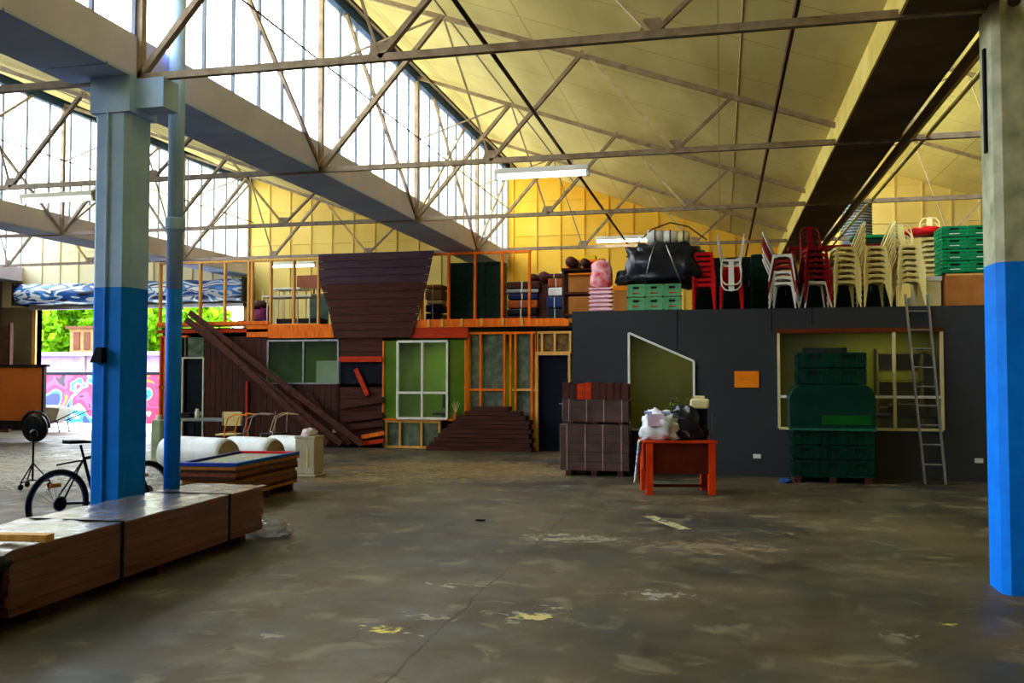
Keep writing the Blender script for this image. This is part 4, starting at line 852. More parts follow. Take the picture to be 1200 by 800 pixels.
for k in range(9): MB().box(-W_ / 2 + k * W_ / 9, -W_ / 2 + (k + 1) * W_ / 9 - .008, -.2, .2, 0, .27 - .01 * (k % 3)).obj('short_board', M_redpine if k in (2, 3) else (M_dkwoodv if k % 2 else M_rust), tp_)
# ------------------------------------------------------------------ red desk and the things on it
DX, DY = at(790, 517, Z=.72).x + .02, 12.42
ang = math.atan2(at(832, 517, Z=.72).y - at(748, 517, Z=.72).y, at(832, 517, Z=.72).x - at(748, 517, Z=.72).x)
dsk = thing('red_desk', 'red-orange desk with square legs standing before the grey wall', 'desk', (DX, DY + .28, 0), ang)
MB().box(-.49, .49, -.3, .3, .69, .72).obj('desk_top', M_redpine, dsk, bevel=.004)
M_dskf = mat('deep_red_timber', (96, 30, 10), (74, 20, 6), rough=.5)
for a in (-1, 1):
    for b_ in (-1, 1): MB().box(a * .42 - .045, a * .42 + .045, b_ * .25 - .045, b_ * .25 + .045, 0, .69).obj('leg', mat('bright_red_timber', (236, 70, 14), (206, 48, 8)), dsk)
MB().box(-.38, .38, -.27, -.25, .28, .69).obj('front_panel', M_dskf, dsk); MB().box(-.45, -.43, -.2, .2, .3, .69).obj('side_panel', M_redpine, dsk); MB().box(.43, .45, -.2, .2, .3, .69).obj('side_panel', M_redpine, dsk)
MB().box(-.38, .38, -.1, -.07, .08, .12).obj('foot_rail', M_dskf, dsk)
def on_desk(u, v, z=.72): return (DX + u * math.cos(ang) - v * math.sin(ang), DY + .28 + u * math.sin(ang) + v * math.cos(ang), z)
wp = thing('paper_heap', 'white plastic and paper heap on the left of the red desk', 'heap', on_desk(-.24, 0)); MB().lump((0, 0, .16), (.24, .22, .22), 6, .5, 3.5, 26, 16, sq=.75, flat=.155).obj('heap_body', M_wrapw, wp)
MB().box(-.14, .06, -.24, -.2, .2, .36).obj('pink_card', mat('pink_card', (232, 196, 214)), wp); MB().box(-.2, .16, -.1, .16, .36, .39).obj('blue_folder', mat('pale_blue_card', (170, 180, 220)), wp)
bk = thing('black_bag', 'heap of black bags and cables on the middle of the red desk', 'bag', on_desk(.1, .05)); MB().lump((0, 0, .17), (.26, .2, .26), 12, .5, 3, 26, 16, sq=.8, flat=.165).obj('bag_body', M_tarp, bk)
for k in range(4):
    pts = [(-.16 + .1 * k + .05 * math.sin(q), -.22 + .0 * q, .05 + .04 * math.cos(q * 1.7) + .02 * k) for q in [i * .5 for i in range(9)]]; MB().tube(pts, .006, 5).obj('cable', M_alu if k == 2 else M_black, bk)
pr_ = thing('desk_printer', 'cream box-shaped device on a black stand at the right of the red desk', 'device', on_desk(.34, .1)); MB().box(-.13, .13, -.1, .1, .42, .56).obj('device_body', M_cream, pr_, bevel=.03); MB().box(-.11, .1, -.08, .1, .0, .42).obj('stand', M_black, pr_); MB().box(-.07, .07, -.05, .05, .56, .6).obj('top_lid', M_cream, pr_, bevel=.01); MB().tube([(.16, 0, 0), (.16, 0, .38)], .015, 8).obj('arm', M_alu, pr_)
for k, (u, lb) in enumerate(((-.02, 'left small potted plant behind the black bags on the desk'), (.26, 'right small potted plant behind the cream device on the desk'))):
    o = thing('potted_plant', lb, 'plant', on_desk(u, .24, .72), 0, 'small plants on the desk'); MB().lathe([(.035, 0), (.055, .36)], n=12).obj('pot', M_black, o, smooth=True); m = MB()
    for q in range(40):
        a = R.uniform(0, 6.28); r_ = R.uniform(.01, .1); z_ = R.uniform(.38, .6); d_ = R.uniform(0, 6); u_ = Vector((math.cos(d_), math.sin(d_), .4)) * .025; v_ = Vector((-math.sin(d_), math.cos(d_), .3)) * .01; c_ = Vector((r_ * math.cos(a), r_ * math.sin(a), z_)); m.add([c_ - u_, c_ - v_, c_ + u_, c_ + v_], [(0, 1, 2, 3)])
    m.obj('foliage', mat('olive_leaf', (150, 160, 40), (80, 110, 30)), o)
    MB().tube([(0, 0, .34), (0.01, 0, .55)], .006, 5).obj('stem', M_dgreen, o)
hc = thing('hanging_cloth', 'patterned cloth hanging off the left side of the red desk', 'cloth', on_desk(-.53, -.1, 0)); m = MB(); vs = []
for j in range(13):
    for i in range(9): vs.append((.02 * math.sin(i * 1.9) - .0 - .06 * (1 - j / 12), -.2 + .4 * i / 8, .16 + .56 * j / 12))
m.add(vs, [(j * 9 + i, j * 9 + i + 1, (j + 1) * 9 + i + 1, (j + 1) * 9 + i) for j in range(12) for i in range(8)]); m.sm = True
o = m.obj('cloth_body', ramp_paint('patterned_cloth', [(0, (230, 240, 250)), (.42, (90, 150, 200)), (.5, (240, 240, 240)), (.56, (210, 60, 40)), (.62, (250, 200, 90))], 9, 1), hc); sd = o.modifiers.new('thick', 'SOLIDIFY'); sd.thickness = .012
# ------------------------------------------------------------------ long plank pack in the foreground
tr_ = thing('long_board_pack', 'long film-wrapped pack of brown boards in the left foreground', 'timber pack', (-4.76, 4.85, 0), math.radians(-1.6) * -1 + 0)
L_ = 3.42; Wd = .8; b = MB(); M_pack = mat('reddish_brown_boards', (150, 84, 56), (106, 58, 40), rough=.55, scale=2, stretch=(10, .6, 10))
for k in range(6):
    for j in range(5):
        o_ = R.uniform(-.02, .02); w_ = Wd / 5; b.box(-Wd / 2 + j * w_ + .003, -Wd / 2 + (j + 1) * w_ - .003, o_, L_ + R.uniform(-.02, .02), .08 + k * .069, .08 + (k + 1) * .069 - .006)
b.obj('packed_boards', M_pack, tr_)
for y_ in (.35, 1.7, 3.05): MB().box(-Wd / 2 + .02, Wd / 2 - .02, y_ - .05, y_ + .05, 0, .079).obj('bearer', M_dkwood, tr_)
wr = MB(); nx, ny = 14, 70; vs = []
for j in range(ny + 1):
    for i in range(nx + 1):
        u = i / nx; y_ = -.25 + (L_ + .3) * j / ny; s_ = u * 2 - 1
        z_ = .505 + .012 * noise.noise(Vector((s_ * 6, y_ * 2.2, 1))) + .006 * noise.noise(Vector((s_ * 20, y_ * 5, 3)))
        xx = s_ * (Wd / 2 + .012)
        if y_ < 0: z_ -= (-y_) * .5 * (1 + .3 * noise.noise(Vector((s_ * 4, y_ * 8, 0)))); xx *= 1 + y_ * .6
        vs.append((xx, y_, z_))
wr.add(vs, [(j * (nx + 1) + i, j * (nx + 1) + i + 1, (j + 1) * (nx + 1) + i + 1, (j + 1) * (nx + 1) + i) for j in range(ny) for i in range(nx)]); wr.sm = True
G_film = glassy('milky_film', (240, 240, 240), .5, c=(240, 240, 240), rough=.22, gloss=1.6, bump=.35)
wr.obj('top_film', G_film, tr_)
sf = MB(); sf.box(Wd / 2 + .006, Wd / 2 + .009, 0, L_, .1, .5); sf.obj('side_film', glassy('thin_side_film', (250, 246, 240), .01, rough=.15, gloss=.2), tr_)
for y_ in (1.15, 2.75): MB().box(-Wd / 2 - .012, Wd / 2 + .014, y_ - .012, y_ + .012, .07, .512).obj('strap', M_black, tr_)
# bunched black plastic at the near end
m = MB(); m.lump((-.02, -.2, .27), (.45, .2, .26), 3, .4, 3, 30, 16, sq=.6, flat=.265); m.obj('bunched_film', mat('dark_film', (60, 62, 66), (24, 24, 26), rough=.15, scale=6, bump=1), tr_)
bt = tag(MB().bar((0, 0, 0), (.34, .04, 0), .09, .045).obj('wooden_batten', M_pine2, loc=(at(-6, 632, Z=.54).x, at(-6, 632, Z=.54).y + .05, .55)), 'short pale wooden batten lying on the film of the long pack', 'batten')
cf = tag(MB().lump((0, 0, .06), (.2, .13, .09), 14, .7, 4, 26, 14, flat=.055).obj('crumpled_film', G_film, loc=tuple(at(318, 627, Z=0)) ), 'crumpled clear film on the floor at the far end of the long pack', 'plastic film')
# second pile with the coloured frame on top
Q = [at(208, 543, Z=.52), at(276, 544, Z=.52), at(351, 529.5, Z=.52), at(282, 528.6, Z=.52)]
q2 = thing('panel_pile', 'low pile of brown sheets on pallets beside the white rolls', 'panel pile', (Q[1].x, Q[1].y, 0))
O = Vector((Q[1].x, Q[1].y, 0)); ctr = (Q[0] + Q[1] + Q[2] + Q[3]) / 4
for k in range(9):
    s_ = R.uniform(.93, .98) if k < 8 else 1.0; P4 = [((p.x - ctr.x) * s_ + ctr.x - O.x, (p.y - ctr.y) * s_ + ctr.y - O.y) for p in Q]
    z0_ = .1 + k * .043
    MB().prismz(P4, z0_, z0_ + .04).obj('sheet', [M_card, M_dkwood, M_pack, mat('dark_tan', (120, 92, 66))][k % 4], q2)
for (a, b_) in ((.1, .1), (.5, .5), (.9, .9)):
    pa = Q[0].lerp(Q[3], a) * .97 + ctr * .03; pb = Q[1].lerp(Q[2], b_) * .97 + ctr * .03
    MB().bar((pa.x - O.x, pa.y - O.y, .05), (pb.x - O.x, pb.y - O.y, .05), .09, .099).obj('bearer', M_dkwood, q2)
fr_ = thing('coloured_frame', 'blue and red edged flat frame lying on the low panel pile', 'frame', (O.x, O.y, .49)); QL = [Vector((p.x - O.x, p.y - O.y, .015)) for p in Q]
cl = ctr - O; cl.z = .015
inn = [q.lerp(cl, .12) for q in QL]; cols = [mat('frame_blue', (30, 70, 190)), mat('frame_sky', (20, 110, 190)), mat('frame_red', (220, 30, 40)), mat('frame_navy', (20, 40, 110))]
for i in range(4):
    j = (i + 1) % 4; a, b_, c_, d_ = QL[i], QL[j], inn[j], inn[i]; V = [a, b_, c_, d_]
    MB().add([(p.x, p.y, 0) for p in V] + [(p.x, p.y, .04) for p in V], [(0, 3, 2, 1), (4, 5, 6, 7), (0, 1, 5, 4), (1, 2, 6, 5), (2, 3, 7, 6), (3, 0, 4, 7)]).obj('frame_rail', cols[i], fr_)
V = inn; MB().add([(p.x, p.y, .0) for p in V] + [(p.x, p.y, .012) for p in V], [(0, 3, 2, 1), (4, 5, 6, 7), (0, 1, 5, 4), (1, 2, 6, 5), (2, 3, 7, 6), (3, 0, 4, 7)]).obj('frame_infill', ramp_paint('mottled_print', [(0, (150, 130, 190)), (.4, (120, 160, 120)), (.5, (196, 150, 120)), (.58, (90, 150, 110)), (.66, (180, 190, 190))], 3, 1.5), fr_)
# ------------------------------------------------------------------ white rolls, bin, small furniture
for k, (pl, pr2, pb, ry, lb) in enumerate(((187, 282, 549, .29, 'large white wrapped roll nearest the blue downpipe'), (262, 334, 546, .27, 'middle white wrapped roll with brownish end'), (312, 372, 546, .26, 'right white wrapped roll behind the cream bin'))):
    p0 = at(pl, pb + 3, Z=0); Y0 = 13.6 + k * .75; x0_, x1_ = at(pl, 530, Y=Y0).x, at(pr2, 530, Y=Y0).x - .1
    o = thing('wrapped_roll', lb, 'roll', ((x0_ + x1_) / 2, Y0, ry), -.25, 'white wrapped rolls'); hl = (x1_ - x0_) / 2
    m = MB(); prof = [(.02, -hl), (ry * .8, -hl), (ry * .97, -hl + .06), (ry, -hl + .15), (ry * 1.01, 0), (ry, hl - .15), (ry * .97, hl - .05), (ry * .86, hl)]
    m.lathe(prof, n=28, axis='x'); m.v = [(a, b_ * (1 + .05 * noise.noise(Vector((a * 3, b_ * 6, c_ * 6 + k)))), c_ * 1.0) for a, b_, c_ in m.v]; m.obj('roll_body', M_wrapw, o, smooth=True)
    MB().lathe([(.02, hl - .01), (ry * .85, hl - .01), (ry * .85, hl + .012), (.02, hl + .03)], n=28, axis='x').obj('roll_end', mat('tan_end', (176, 160, 128), (150, 132, 100)), o)
cbn = thing('cream_bin', 'cream rectangular bin at the right end of the white rolls', 'bin', (at(361, 530, Y=13.4).x, 13.45, 0))
MB().box(-.17, .17, -.17, .17, .04, .6).obj('bin_body', mat('dull_cream', (190, 182, 158), (170, 162, 138)), cbn, bevel=.02); MB().box(-.2, .2, -.2, .2, 0, .04).obj('bin_foot', mat('dull_cream', (190, 182, 158)), cbn, bevel=.01); MB().box(-.175, .175, -.175, .175, .6, .64).obj('rim', mat('dull_cream', (190, 182, 158)), cbn, bevel=.006)
MB().box(.03, .06, -.178, -.17, .15, .5).obj('slot_label', M_cream, cbn)
tag(MB().lump((0, 0, 0), (.13, .12, .1), 4, .4, 3, flat=.02).obj('pinkish_cloth', mat('pink_white_cloth', (226, 206, 204)), loc=(cbn.location.x, 13.45, .66)), 'pinkish white cloth mound on the cream bin', 'cloth')
wt = thing('work_table', 'grey-topped table by the dark left door', 'table', (at(238, 497, Y=16.6).x, 16.8, 0)); MB().box(-.6, .6, -.35, .35, .68, .72).obj('table_top', M_alu, wt)
for a in (-.52, .52):
    for b_ in (-.3, .3): MB().box(a - .02, a + .02, b_ - .02, b_ + .02, 0, .68).obj('leg', M_black, wt)
jg = thing('white_jug', 'small white jug on the grey-topped table', 'jug', (at(231, 488, Y=16.7).x, 16.7, .72)); MB().lathe([(.04, 0), (.05, .02), (.045, .14), (.03, .17), (.035, .2)], n=14).obj('jug_body', M_white, jg, smooth=True); MB().tube([(.045, 0, .15), (.09, 0, .12), (.05, 0, .05)], .008, 6).obj('handle', M_white, jg)
gbx = thing('dark_carton', 'dark carton on the grey-topped table beside the jug', 'box', (at(222, 492, Y=16.9).x - .1, 16.95, .72)); MB().box(-.15, .15, -.12, .12, 0, .1).obj('carton', M_black, gbx, bevel=.01); MB().box(-.15, .15, -.125, -.12, .07, .1).obj('lid_edge', M_dark, gbx)
def side_chair(px, py_seat, Y, mb, ml, label, name='side_chair', rz=0, back=True):
    P_ = at(px, py_seat, Y=Y); t = thing(name, label, 'chair', (P_.x, Y, 0), rz)
    MB().box(-.2, .2, -.2, .2, .43, .46).obj('seat', mb, t, bevel=.01)
    for i in (-1, 1):
        for j in (-1, 1): MB().tube([(i * .18, j * .18, 0), (i * .17, j * .17, .43)], .013, 8).obj('leg', ml, t)
    if back: MB().box(-.2, .2, .19, .21, .6, .88).obj('backrest', mb, t, bevel=.01)
    MB().tube([(-.18, .19, .43), (-.18, .2, .88)], .012, 6).obj('back_post', ml, t); MB().tube([(.18, .19, .43), (.18, .2, .88)], .012, 6).obj('back_post', ml, t)
    return t
side_chair(268, 510, 16.2, M_cream, M_black, 'chair with pale yellow backrest behind the white rolls', rz=.2)
side_chair(320, 508, 16.6, M_black, M_steel, 'dark chair with bare metal posts right of the pale yellow chair', rz=-.4, back=False)
for k, (px, m_) in enumerate(((292, M_orange), (306, M_steel), (330, M_steelL))):
    P_ = at(px, 505, Y=16.4); o = thing('bent_tube_frame', ['orange bent tube frame', 'grey bent tube frame', 'cream bent tube frame'][k] + ' standing behind the white rolls', 'frame', (P_.x, 16.0 + .2 * k, 0), .3 * k)
    for s_ in (-1, 1): MB().tube([(-.15, s_ * .2, 0), (-.2, s_ * .2, .5), (-.12, s_ * .2, .78), (.05, s_ * .2, .86), (.3, s_ * .2, .84)], .013, 6).obj('side_tube', m_, o)
    MB().tube([(-.2, -.2, .5), (-.2, .2, .5)], .013, 6).obj('cross_tube', m_, o)
pc = thing('plastic_canister', 'pale green canister with lid between the two blue posts', 'canister', (at(186, 500, Y=15).x, 15.0, 0)); MB().box(-.1, .1, -.1, .1, 0, .78).obj('canister_body', mat('pale_green_plastic', (170, 190, 150)), pc, bevel=.03); MB().lathe([(.05, .78), (.05, .86)], n=14).obj('lid', M_white, pc)
# ------------------------------------------------------------------ bicycle
bk0 = Vector((-6.38, 7.74, 0)); bdir = math.atan2(.96, .26)
by = thing('bicycle', 'black bicycle parked behind the left blue column', 'bicycle', tuple(bk0), bdir)
R_ = .34
for k, x_ in enumerate((0, 1.04)):
    wh = MB().tube([(x_ + (R_ - .025) * math.cos(t), 0, R_ + (R_ - .025) * math.sin(t)) for t in [2 * PI * q / 40 for q in range(40)]], .026, 10, closed=True).obj('tyre', M_black, by, smooth=True)
    MB().tube([(x_ + (R_ - .055) * math.cos(t), 0, R_ + (R_ - .055) * math.sin(t)) for t in [2 * PI * q / 40 for q in range(40)]], .011, 6, closed=True).obj('rim', M_alu, by, smooth=True)
    m = MB()
    for q in range(24):
        t = 2 * PI * q / 24; m.tube([(x_ + .02 * math.cos(t + 1.2), .02 * (-1) ** q, R_ + .02 * math.sin(t + 1.2)), (x_ + (R_ - .06) * math.cos(t), 0, R_ + (R_ - .06) * math.sin(t))], .0015, 4)
    m.obj('spoke', M_alu, by); MB().tube([(x_, -.05, R_), (x_, .05, R_)], .02, 10).obj('hub', M_black, by)
    MB().box(x_ - .09, x_ + .03, -.006, .006, R_ + .16, R_ + .2).obj('reflector', M_orange, by)
    MB().lathe([(.075, -.035), (.075, -.03)], (x_, 0, R_), 20, 'y').obj('brake_disc', M_alu, by)
MB().lathe([(.03, .02), (.05, .035), (.065, .03), (.065, .02)], (0, -.06, R_), 18, 'y').obj('cassette', M_black, by)
Mf = mat('bike_frame_paint', (30, 30, 36)); BB = (.42, 0, .3); SC = (.28, 0, .76); HT = (.86, 0, .82); HB = (.9, 0, .66)
fr2 = MB()
for a, b_, r_ in ((BB, SC, .017), (SC, HT, .017), (BB, HB, .02), (HB, HT, .02)): fr2.tube([a, b_], r_, 10)
for s_ in (-1, 1): fr2.tube([(0, s_ * .06, R_), BB], .01, 8); fr2.tube([(0, s_ * .06, R_), SC], .009, 8)
fr2.obj('frame', Mf, by); fk = MB()
for s_ in (-1, 1): fk.tube([(1.04, s_ * .05, R_), (.91, s_ * .05, .64)], .013, 8)
fk.tube([(.91, -.06, .64), (.91, .06, .64)], .015, 8); fk.obj('fork', Mf, by)
MB().tube([SC, (.24, 0, .9)], .013, 8).obj('seat_post', M_black, by)
MB().add([(.08, -.07, .92), (.08, .07, .92), (.24, .05, .92), (.36, .015, .91), (.36, -.015, .91), (.24, -.05, .92), (.08, -.07, .96), (.08, .07, .96), (.24, .045, .95), (.36, .012, .935), (.36, -.012, .935), (.24, -.045, .95)],
         [(5, 4, 3, 2, 1, 0), (6, 7, 8, 9, 10, 11), (0, 1, 7, 6), (1, 2, 8, 7), (2, 3, 9, 8), (3, 4, 10, 9), (4, 5, 11, 10), (5, 0, 6, 11)]).obj('saddle', M_black, by, bevel=.008)
MB().tube([HT, (.83, 0, .95)], .014, 8).obj('stem', M_black, by); MB().tube([(.76, -.32, .97), (.84, -.12, .96), (.84, .12, .96), (.76, .32, .97)], .012, 8).obj('handlebar', M_black, by)
MB().lathe([(.09, -.01), (.09, -.004)], (BB[0], -.05, BB[2]), 20, 'y').obj('chainring', M_black, by); MB().tube([(BB[0], -.07, BB[2]), (BB[0] + .1, -.07, BB[2] - .14)], .01, 6).obj('crank', M_black, by); MB().box(BB[0] + .06, BB[0] + .15, -.15, -.07, BB[2] - .155, BB[2] - .13).obj('pedal', M_black, by)
MB().tube([(-.02, 0, .72), (.2, 0, .74), (.27, 0, .74)], .01, 6).obj('rear_rack', M_black, by)
# ------------------------------------------------------------------ trailer, wheelbarrow and caster stand near the open door
tP = at(40, 516, Z=0); trl = thing('box_trailer', 'trailer with orange-brown side board and dark frame beside the open roller door', 'trailer', (tP.x, tP.y, 0))
px_ = at(47, 460, Y=tP.y - .36).x - tP.x + .1; zt, zb = at(20, 427, Y=tP.y - .3).z, at(20, 495, Y=tP.y - .3).z
MB().box(px_ - 2.3, px_ - .06, -.32, -.2, zb + .05, zt - .04).obj('side_board', mat('orange_brown_ply', (176, 92, 24), (160, 80, 18), scale=1.5), trl)
m = MB(); m.box(px_ - 2.35, px_, -.36, -.16, zt - .06, zt); m.box(px_ - 2.35, px_, -.36, -.16, zb - .08, zb + .05); m.box(px_ - .06, px_, -.36, -.28, zb, zt); m.box(px_ - 2.35, px_ - 2.29, -.36, -.28, zb, zt); m.obj('trailer_frame', M_black, trl)
for (x_, y_) in ((0, -.46), (-1.6, -.46)):
    MB().lathe([(.1, -.07), (.26, -.08), (.33, -.06), (.34, 0), (.33, .06), (.26, .08), (.1, .07)], (x_ + .42, y_, .34), 28, 'y').obj('wheel', M_black, trl, smooth=True)
    MB().lathe([(.03, -.085), (.15, -.085), (.16, -.06)], (x_ + .42, y_, .34), 20, 'y').obj('wheel_hub', M_dark, trl)
m = MB(); m.tube([(.42 + .4 * math.cos(t), -.46, .34 + .4 * math.sin(t)) for t in [PI * q / 12 for q in range(13)]], .035, 6); m.obj('mudguard', M_black, trl)
MB().box(-1.75, .12, -.4, -.25, .3, .38).obj('chassis', M_black, trl)
bP = at(62, 506, Z=0); wbw = thing('wheelbarrow', 'pale grey wheelbarrow standing by the open roller door', 'wheelbarrow', (bP.x, bP.y, 0))
m = MB(); a0_ = [(-.45, -.3, .72), (.45, -.3, .68), (.45, .3, .68), (-.45, .3, .72)]; b0_ = [(-.2, -.17, .3), (.22, -.17, .3), (.22, .17, .3), (-.2, .17, .3)]; m.add(a0_ + b0_, [(7, 6, 5, 4), (0, 1, 5, 4), (1, 2, 6, 5), (2, 3, 7, 6), (3, 0, 4, 7)]); o = m.obj('tray', mat('pale_grey_tray', (206, 206, 196)), wbw); o.modifiers.new('thick', 'SOLIDIFY').thickness = .015
MB().lump((0, 0, .66), (.4, .26, .1), 2, .3, 3).obj('load', mat('pale_load', (220, 216, 200)), wbw)
for s_ in (-1, 1): MB().tube([(-.35, s_ * .1, .2), (.3, s_ * .2, .34), (1.0, s_ * .27, .62)], .018, 8).obj('handle', M_black, wbw); MB().tube([(.3, s_ * .2, .34), (.38, s_ * .2, .0)], .015, 8).obj('leg', M_black, wbw)
MB().lathe([(.05, -.04), (.17, -.045), (.2, 0), (.17, .045), (.05, .04)], (-.42, 0, .2), 22, 'y').obj('wheel', M_black, wbw, smooth=True)
sP = at(38, 572, Z=0); std = thing('caster_stand', 'black stand on three casters before the trailer', 'stand', (sP.x, sP.y, 0))
MB().tube([(0, 0, .1), (0, 0, .78)], .014, 8).obj('pole', M_black, std); MB().lathe([(.03, .72), (.05, .74), (.05, .8), (.02, .83)], n=14).obj('pole_head', M_black, std)
for k in range(3):
    a = 2 * PI * k / 3 + .5; c_, s_ = math.cos(a) * .22, math.sin(a) * .22
    MB().tube([(0, 0, .36), (c_, s_, .1)], .01, 6).obj('leg', M_black, std); MB().tube([(0, 0, .12), (c_, s_, .1)], .01, 6).obj('stretcher', M_black, std); MB().lathe([(.02, -.015), (.04, -.012), (.04, .012), (.02, .015)], (c_, s_, .04), 14, 'x').obj('caster', M_black, std); MB().tube([(c_, s_, .11), (c_, s_, .04)], .01, 6).obj('caster_fork', M_black, std)
tag(MB().box(-.05, .05, -.03, .03, 0, .02).obj('wood_chip', M_black, loc=tuple(at(563, 610, Z=0)), bevel=.004), 'small dark chip lying alone mid floor', 'chip')
# ------------------------------------------------------------------ roller door, roll and the yard outside
dd_ = bpy.data.objects.new('door_3', None); col.objects.link(dd_); S(dd_, 'wide open roller door on the far left with the yard beyond', 'roller door')
m = MB(); m.box(DX0 - .12, DX0, YE - .06, YE + .2, 0, DZ); m.box(DX1, DX1 + .12, YE - .06, YE + .2, 0, DZ); m.obj('door_frame', M_pine2, dd_)
MB().box(DX0 - .1, DX1 + .1, YE - .25, YE + .0, DZ - .1, DZ - .02).obj('door_bottom_rail', M_alu, dd_)
rl_ = thing('rolled_curtain', 'blue, white and black patterned door roll above the open doorway', 'door roll', ((DX0 + DX1) / 2, YE - .34, 3.95)); hw = (DX1 - DX0) / 2 + .3
m = MB(); m.tube([(-hw + 2 * hw * q / 40, 0, .02 * math.sin(q * .9)) for q in range(41)], .3, 20); m.obj('roll_body', ramp_paint('blue_white_print', [(0, (12, 24, 60)), (.36, (20, 90, 180)), (.45, (225, 238, 250)), (.54, (40, 130, 220)), (.6, (20, 40, 80)), (.64, (235, 240, 245))], 1.3, 1.2, rough=.35, stretch=(.8, 1, 3)), rl_, smooth=True)
for s_ in (-1, 1): MB().box(s_ * hw - .03, s_ * hw + .03, -.3, .3, -.33, .33).obj('end_bracket', M_black, rl_)
lp = thing('leaning_partition', 'dark brown upright panel at the far left beside the doorway', 'panel', (-20.2, 21.9, 0)); MB().box(-.6, .45, -.05, .05, 0, 3.0).obj('panel_body', mat('dull_brown_panel', (86, 66, 58)), lp); MB().box(.46, .52, -.06, .06, 0, 3.1).obj('edge_post', M_dkwood, lp)
# yard
S(MB().box(-60, 20, YE + .2, 70, -.3, -.02).obj('ground', mat('yard_concrete', (206, 200, 190), (188, 182, 170), rough=.9)))
S(MB().box(-34, -12, 27.0, 27.2, -.02, 1.62).obj('wall_mural', ramp_paint('graffiti_mural', [(0, (10, 30, 100)), (.34, (0, 140, 170)), (.41, (190, 180, 190)), (.45, (190, 0, 70)), (.56, (200, 50, 110)), (.6, (20, 14, 40)), (.615, (200, 20, 90)), (.66, (220, 110, 0)), (.71, (180, 176, 180))], .9, 1.4)))
S(MB().box(-34, -12, 26.98, 27.22, 1.62, 1.72).obj('wall_mural_coping', M_dark))
yb_ = thing('yard_building', 'pale low building with posts beyond the painted yard wall', 'building', (-27, 30, 0)); MB().box(-6, 8, 0, 3, 0, 2.35).obj('wall', mat('lilac_render', (160, 146, 196)), yb_); MB().box(-6.2, 8.2, -.3, 3.3, 2.35, 2.5).obj('roof', mat('lilac_roof', (150, 140, 170)), yb_)
for k in range(5): MB().box(-4 + 2.4 * k, -3.8 + 2.4 * k, -.08, 0, 0, 2.35).obj('post', mat('tan_post', (170, 150, 150)), yb_)
ya, yb2 = at(82, 400, Y=33.6).x, at(114, 400, Y=33.6).x; yz = at(95, 385, Y=33.6).z
yt = thing('yard_shed', 'tan and brown timber building corner beyond the yard wall', 'building', (ya, 33.6, 0)); MB().box(0, yb2 - ya, 0, 1.6, 0, yz).obj('wall', mat('tan_render', (150, 112, 66)), yt)
for k in range(3): MB().box(.2 + .5 * k, .5 + .5 * k, -.04, .02, yz - .9, yz - .15).obj('window', mat('shed_brown', (96, 54, 30)), yt)
MB().box(-.1, yb2 - ya + .1, -.2, 1.8, yz, yz + .1).obj('roof', mat('shed_brown', (96, 54, 30)), yt)
def tree(x_, y_, h_, r_, label, seed):
    t = thing('garden_tree', label, 'tree', (x_, y_, -.02), 0, 'bright trees beyond the yard'); rr = random.Random(seed); m = MB()
    MB().tube([(0, 0, 0), (.1, 0, h_ * .4), (0, .1, h_ * .75)], .16, 8, r2=.05).obj('trunk', M_dkwood, t)
    cl_ = [(rr.gauss(0, r_ * .45), rr.gauss(0, r_ * .4), rr.uniform(h_ * .2, h_ * .95), rr.uniform(.6, 1.1)) for _ in range(40)]
    for (cx, cy, cz, cr) in cl_:
        for _ in range(110):
            d = Vector((rr.gauss(0, 1), rr.gauss(0, 1), rr.gauss(0, 1))).normalized() * cr * rr.uniform(.6, 1)
            c_ = Vector((cx, cy, cz)) + d; u = Vector((rr.gauss(0, 1), rr.gauss(0, 1), rr.gauss(0, 1))).normalized(); v = u.cross(Vector((rr.gauss(0, 1), rr.gauss(0, 1), rr.gauss(0, 1)))).normalized()
            m.add([c_ - u * .26, c_ - v * .16, c_ + u * .26, c_ + v * .16], [(0, 1, 2, 3)])
    m.obj('foliage', mat('lime_leaves', (134, 186, 0), (56, 112, 0), scale=2), t)
tree(-33.0, 38, 6.0, 3.0, 'bright lime tree framed at the left of the open doorway', 1)
tree(-31.6, 44.5, 6.4, 3.2, 'bright lime tree next to the cream building corner', 2)
tree(-25.4, 39.4, 6.4, 2.8, 'bright lime tree seen between the blue column and downpipe', 3)
tree(-22.6, 45, 6.8, 3.2, 'bright lime tree seen through the left loft studs', 4)
tree(-41.5, 42, 6.5, 3.0, 'bright lime tree at the extreme left beyond the yard', 5)
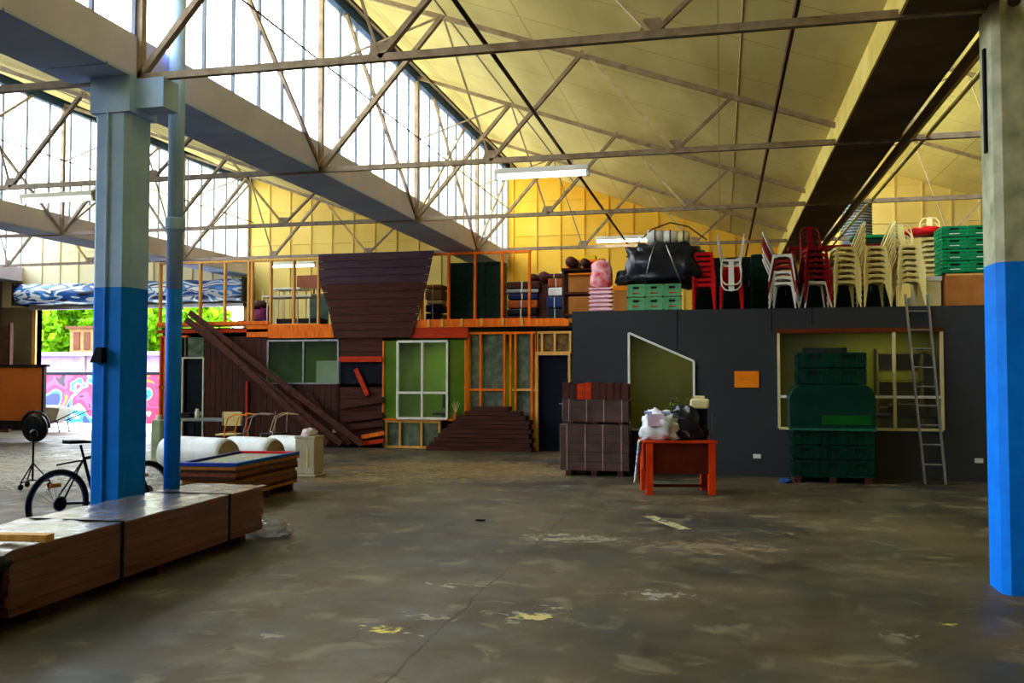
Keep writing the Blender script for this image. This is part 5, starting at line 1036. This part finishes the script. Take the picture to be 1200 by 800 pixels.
# ------------------------------------------------------------------ light
sc = bpy.context.scene
W = bpy.data.worlds.new('World'); sc.world = W; W.use_nodes = True; nt = W.node_tree; nt.nodes.clear(); N = nt.nodes.new; L = nt.links.new
bg = N('ShaderNodeBackground'); out = N('ShaderNodeOutputWorld'); tc = N('ShaderNodeTexCoord'); sp = N('ShaderNodeSeparateXYZ'); cr = N('ShaderNodeValToRGB')
cr.color_ramp.elements[0].position = .0; cr.color_ramp.elements[0].color = (.96, .98, 1, 1); cr.color_ramp.elements[1].position = .8; cr.color_ramp.elements[1].color = (.64, .82, 1, 1)
L(tc.outputs['Generated'], sp.inputs[0]); L(sp.outputs[2], cr.inputs[0]); L(cr.outputs[0], bg.inputs[0]); bg.inputs[1].default_value = 6.6; L(bg.outputs[0], out.inputs[0])
def portal(loc, rot, sx, sy):
    l = bpy.data.lights.new('daylight_portal', 'AREA'); l.shape = 'RECTANGLE'; l.size = sx; l.size_y = sy; l.cycles.is_portal = True
    o = bpy.data.objects.new('daylight_portal', l); col.objects.link(o); o.location = loc; o.rotation_euler = rot
for c in BAYS: portal((c - .12, (YF + YE) / 2, 5.86), (0, -H, 0), 2.2, YE - YF)
portal(((DX0 + DX1) / 2, YE + .25, DZ / 2), (-H, 0, 0), DX1 - DX0, DZ)
# ------------------------------------------------------------------ camera and view
cam = bpy.data.cameras.new('camera'); co = bpy.data.objects.new('camera', cam); col.objects.link(co); sc.camera = co
cam.sensor_width = 36; cam.lens = F * 36 / 1200; cam.clip_end = 300; cam.clip_start = .05
co.matrix_world = Matrix(((RT.x, UP.x, -FW.x, 0), (RT.y, UP.y, -FW.y, 0), (RT.z, UP.z, -FW.z, HC), (0, 0, 0, 1)))
vs_ = sc.view_settings; vs_.view_transform = 'Standard'; vs_.look = 'None'; vs_.gamma = 1; vs_.use_curve_mapping = False; vs_.exposure = 1.0
sc.render.film_transparent = False
cy = sc.cycles; cy.max_bounces = 8; cy.diffuse_bounces = 5; cy.transparent_max_bounces = 12; cy.use_denoising = True; cy.caustics_reflective = False; cy.caustics_refractive = False; cy.sample_clamp_indirect = 6
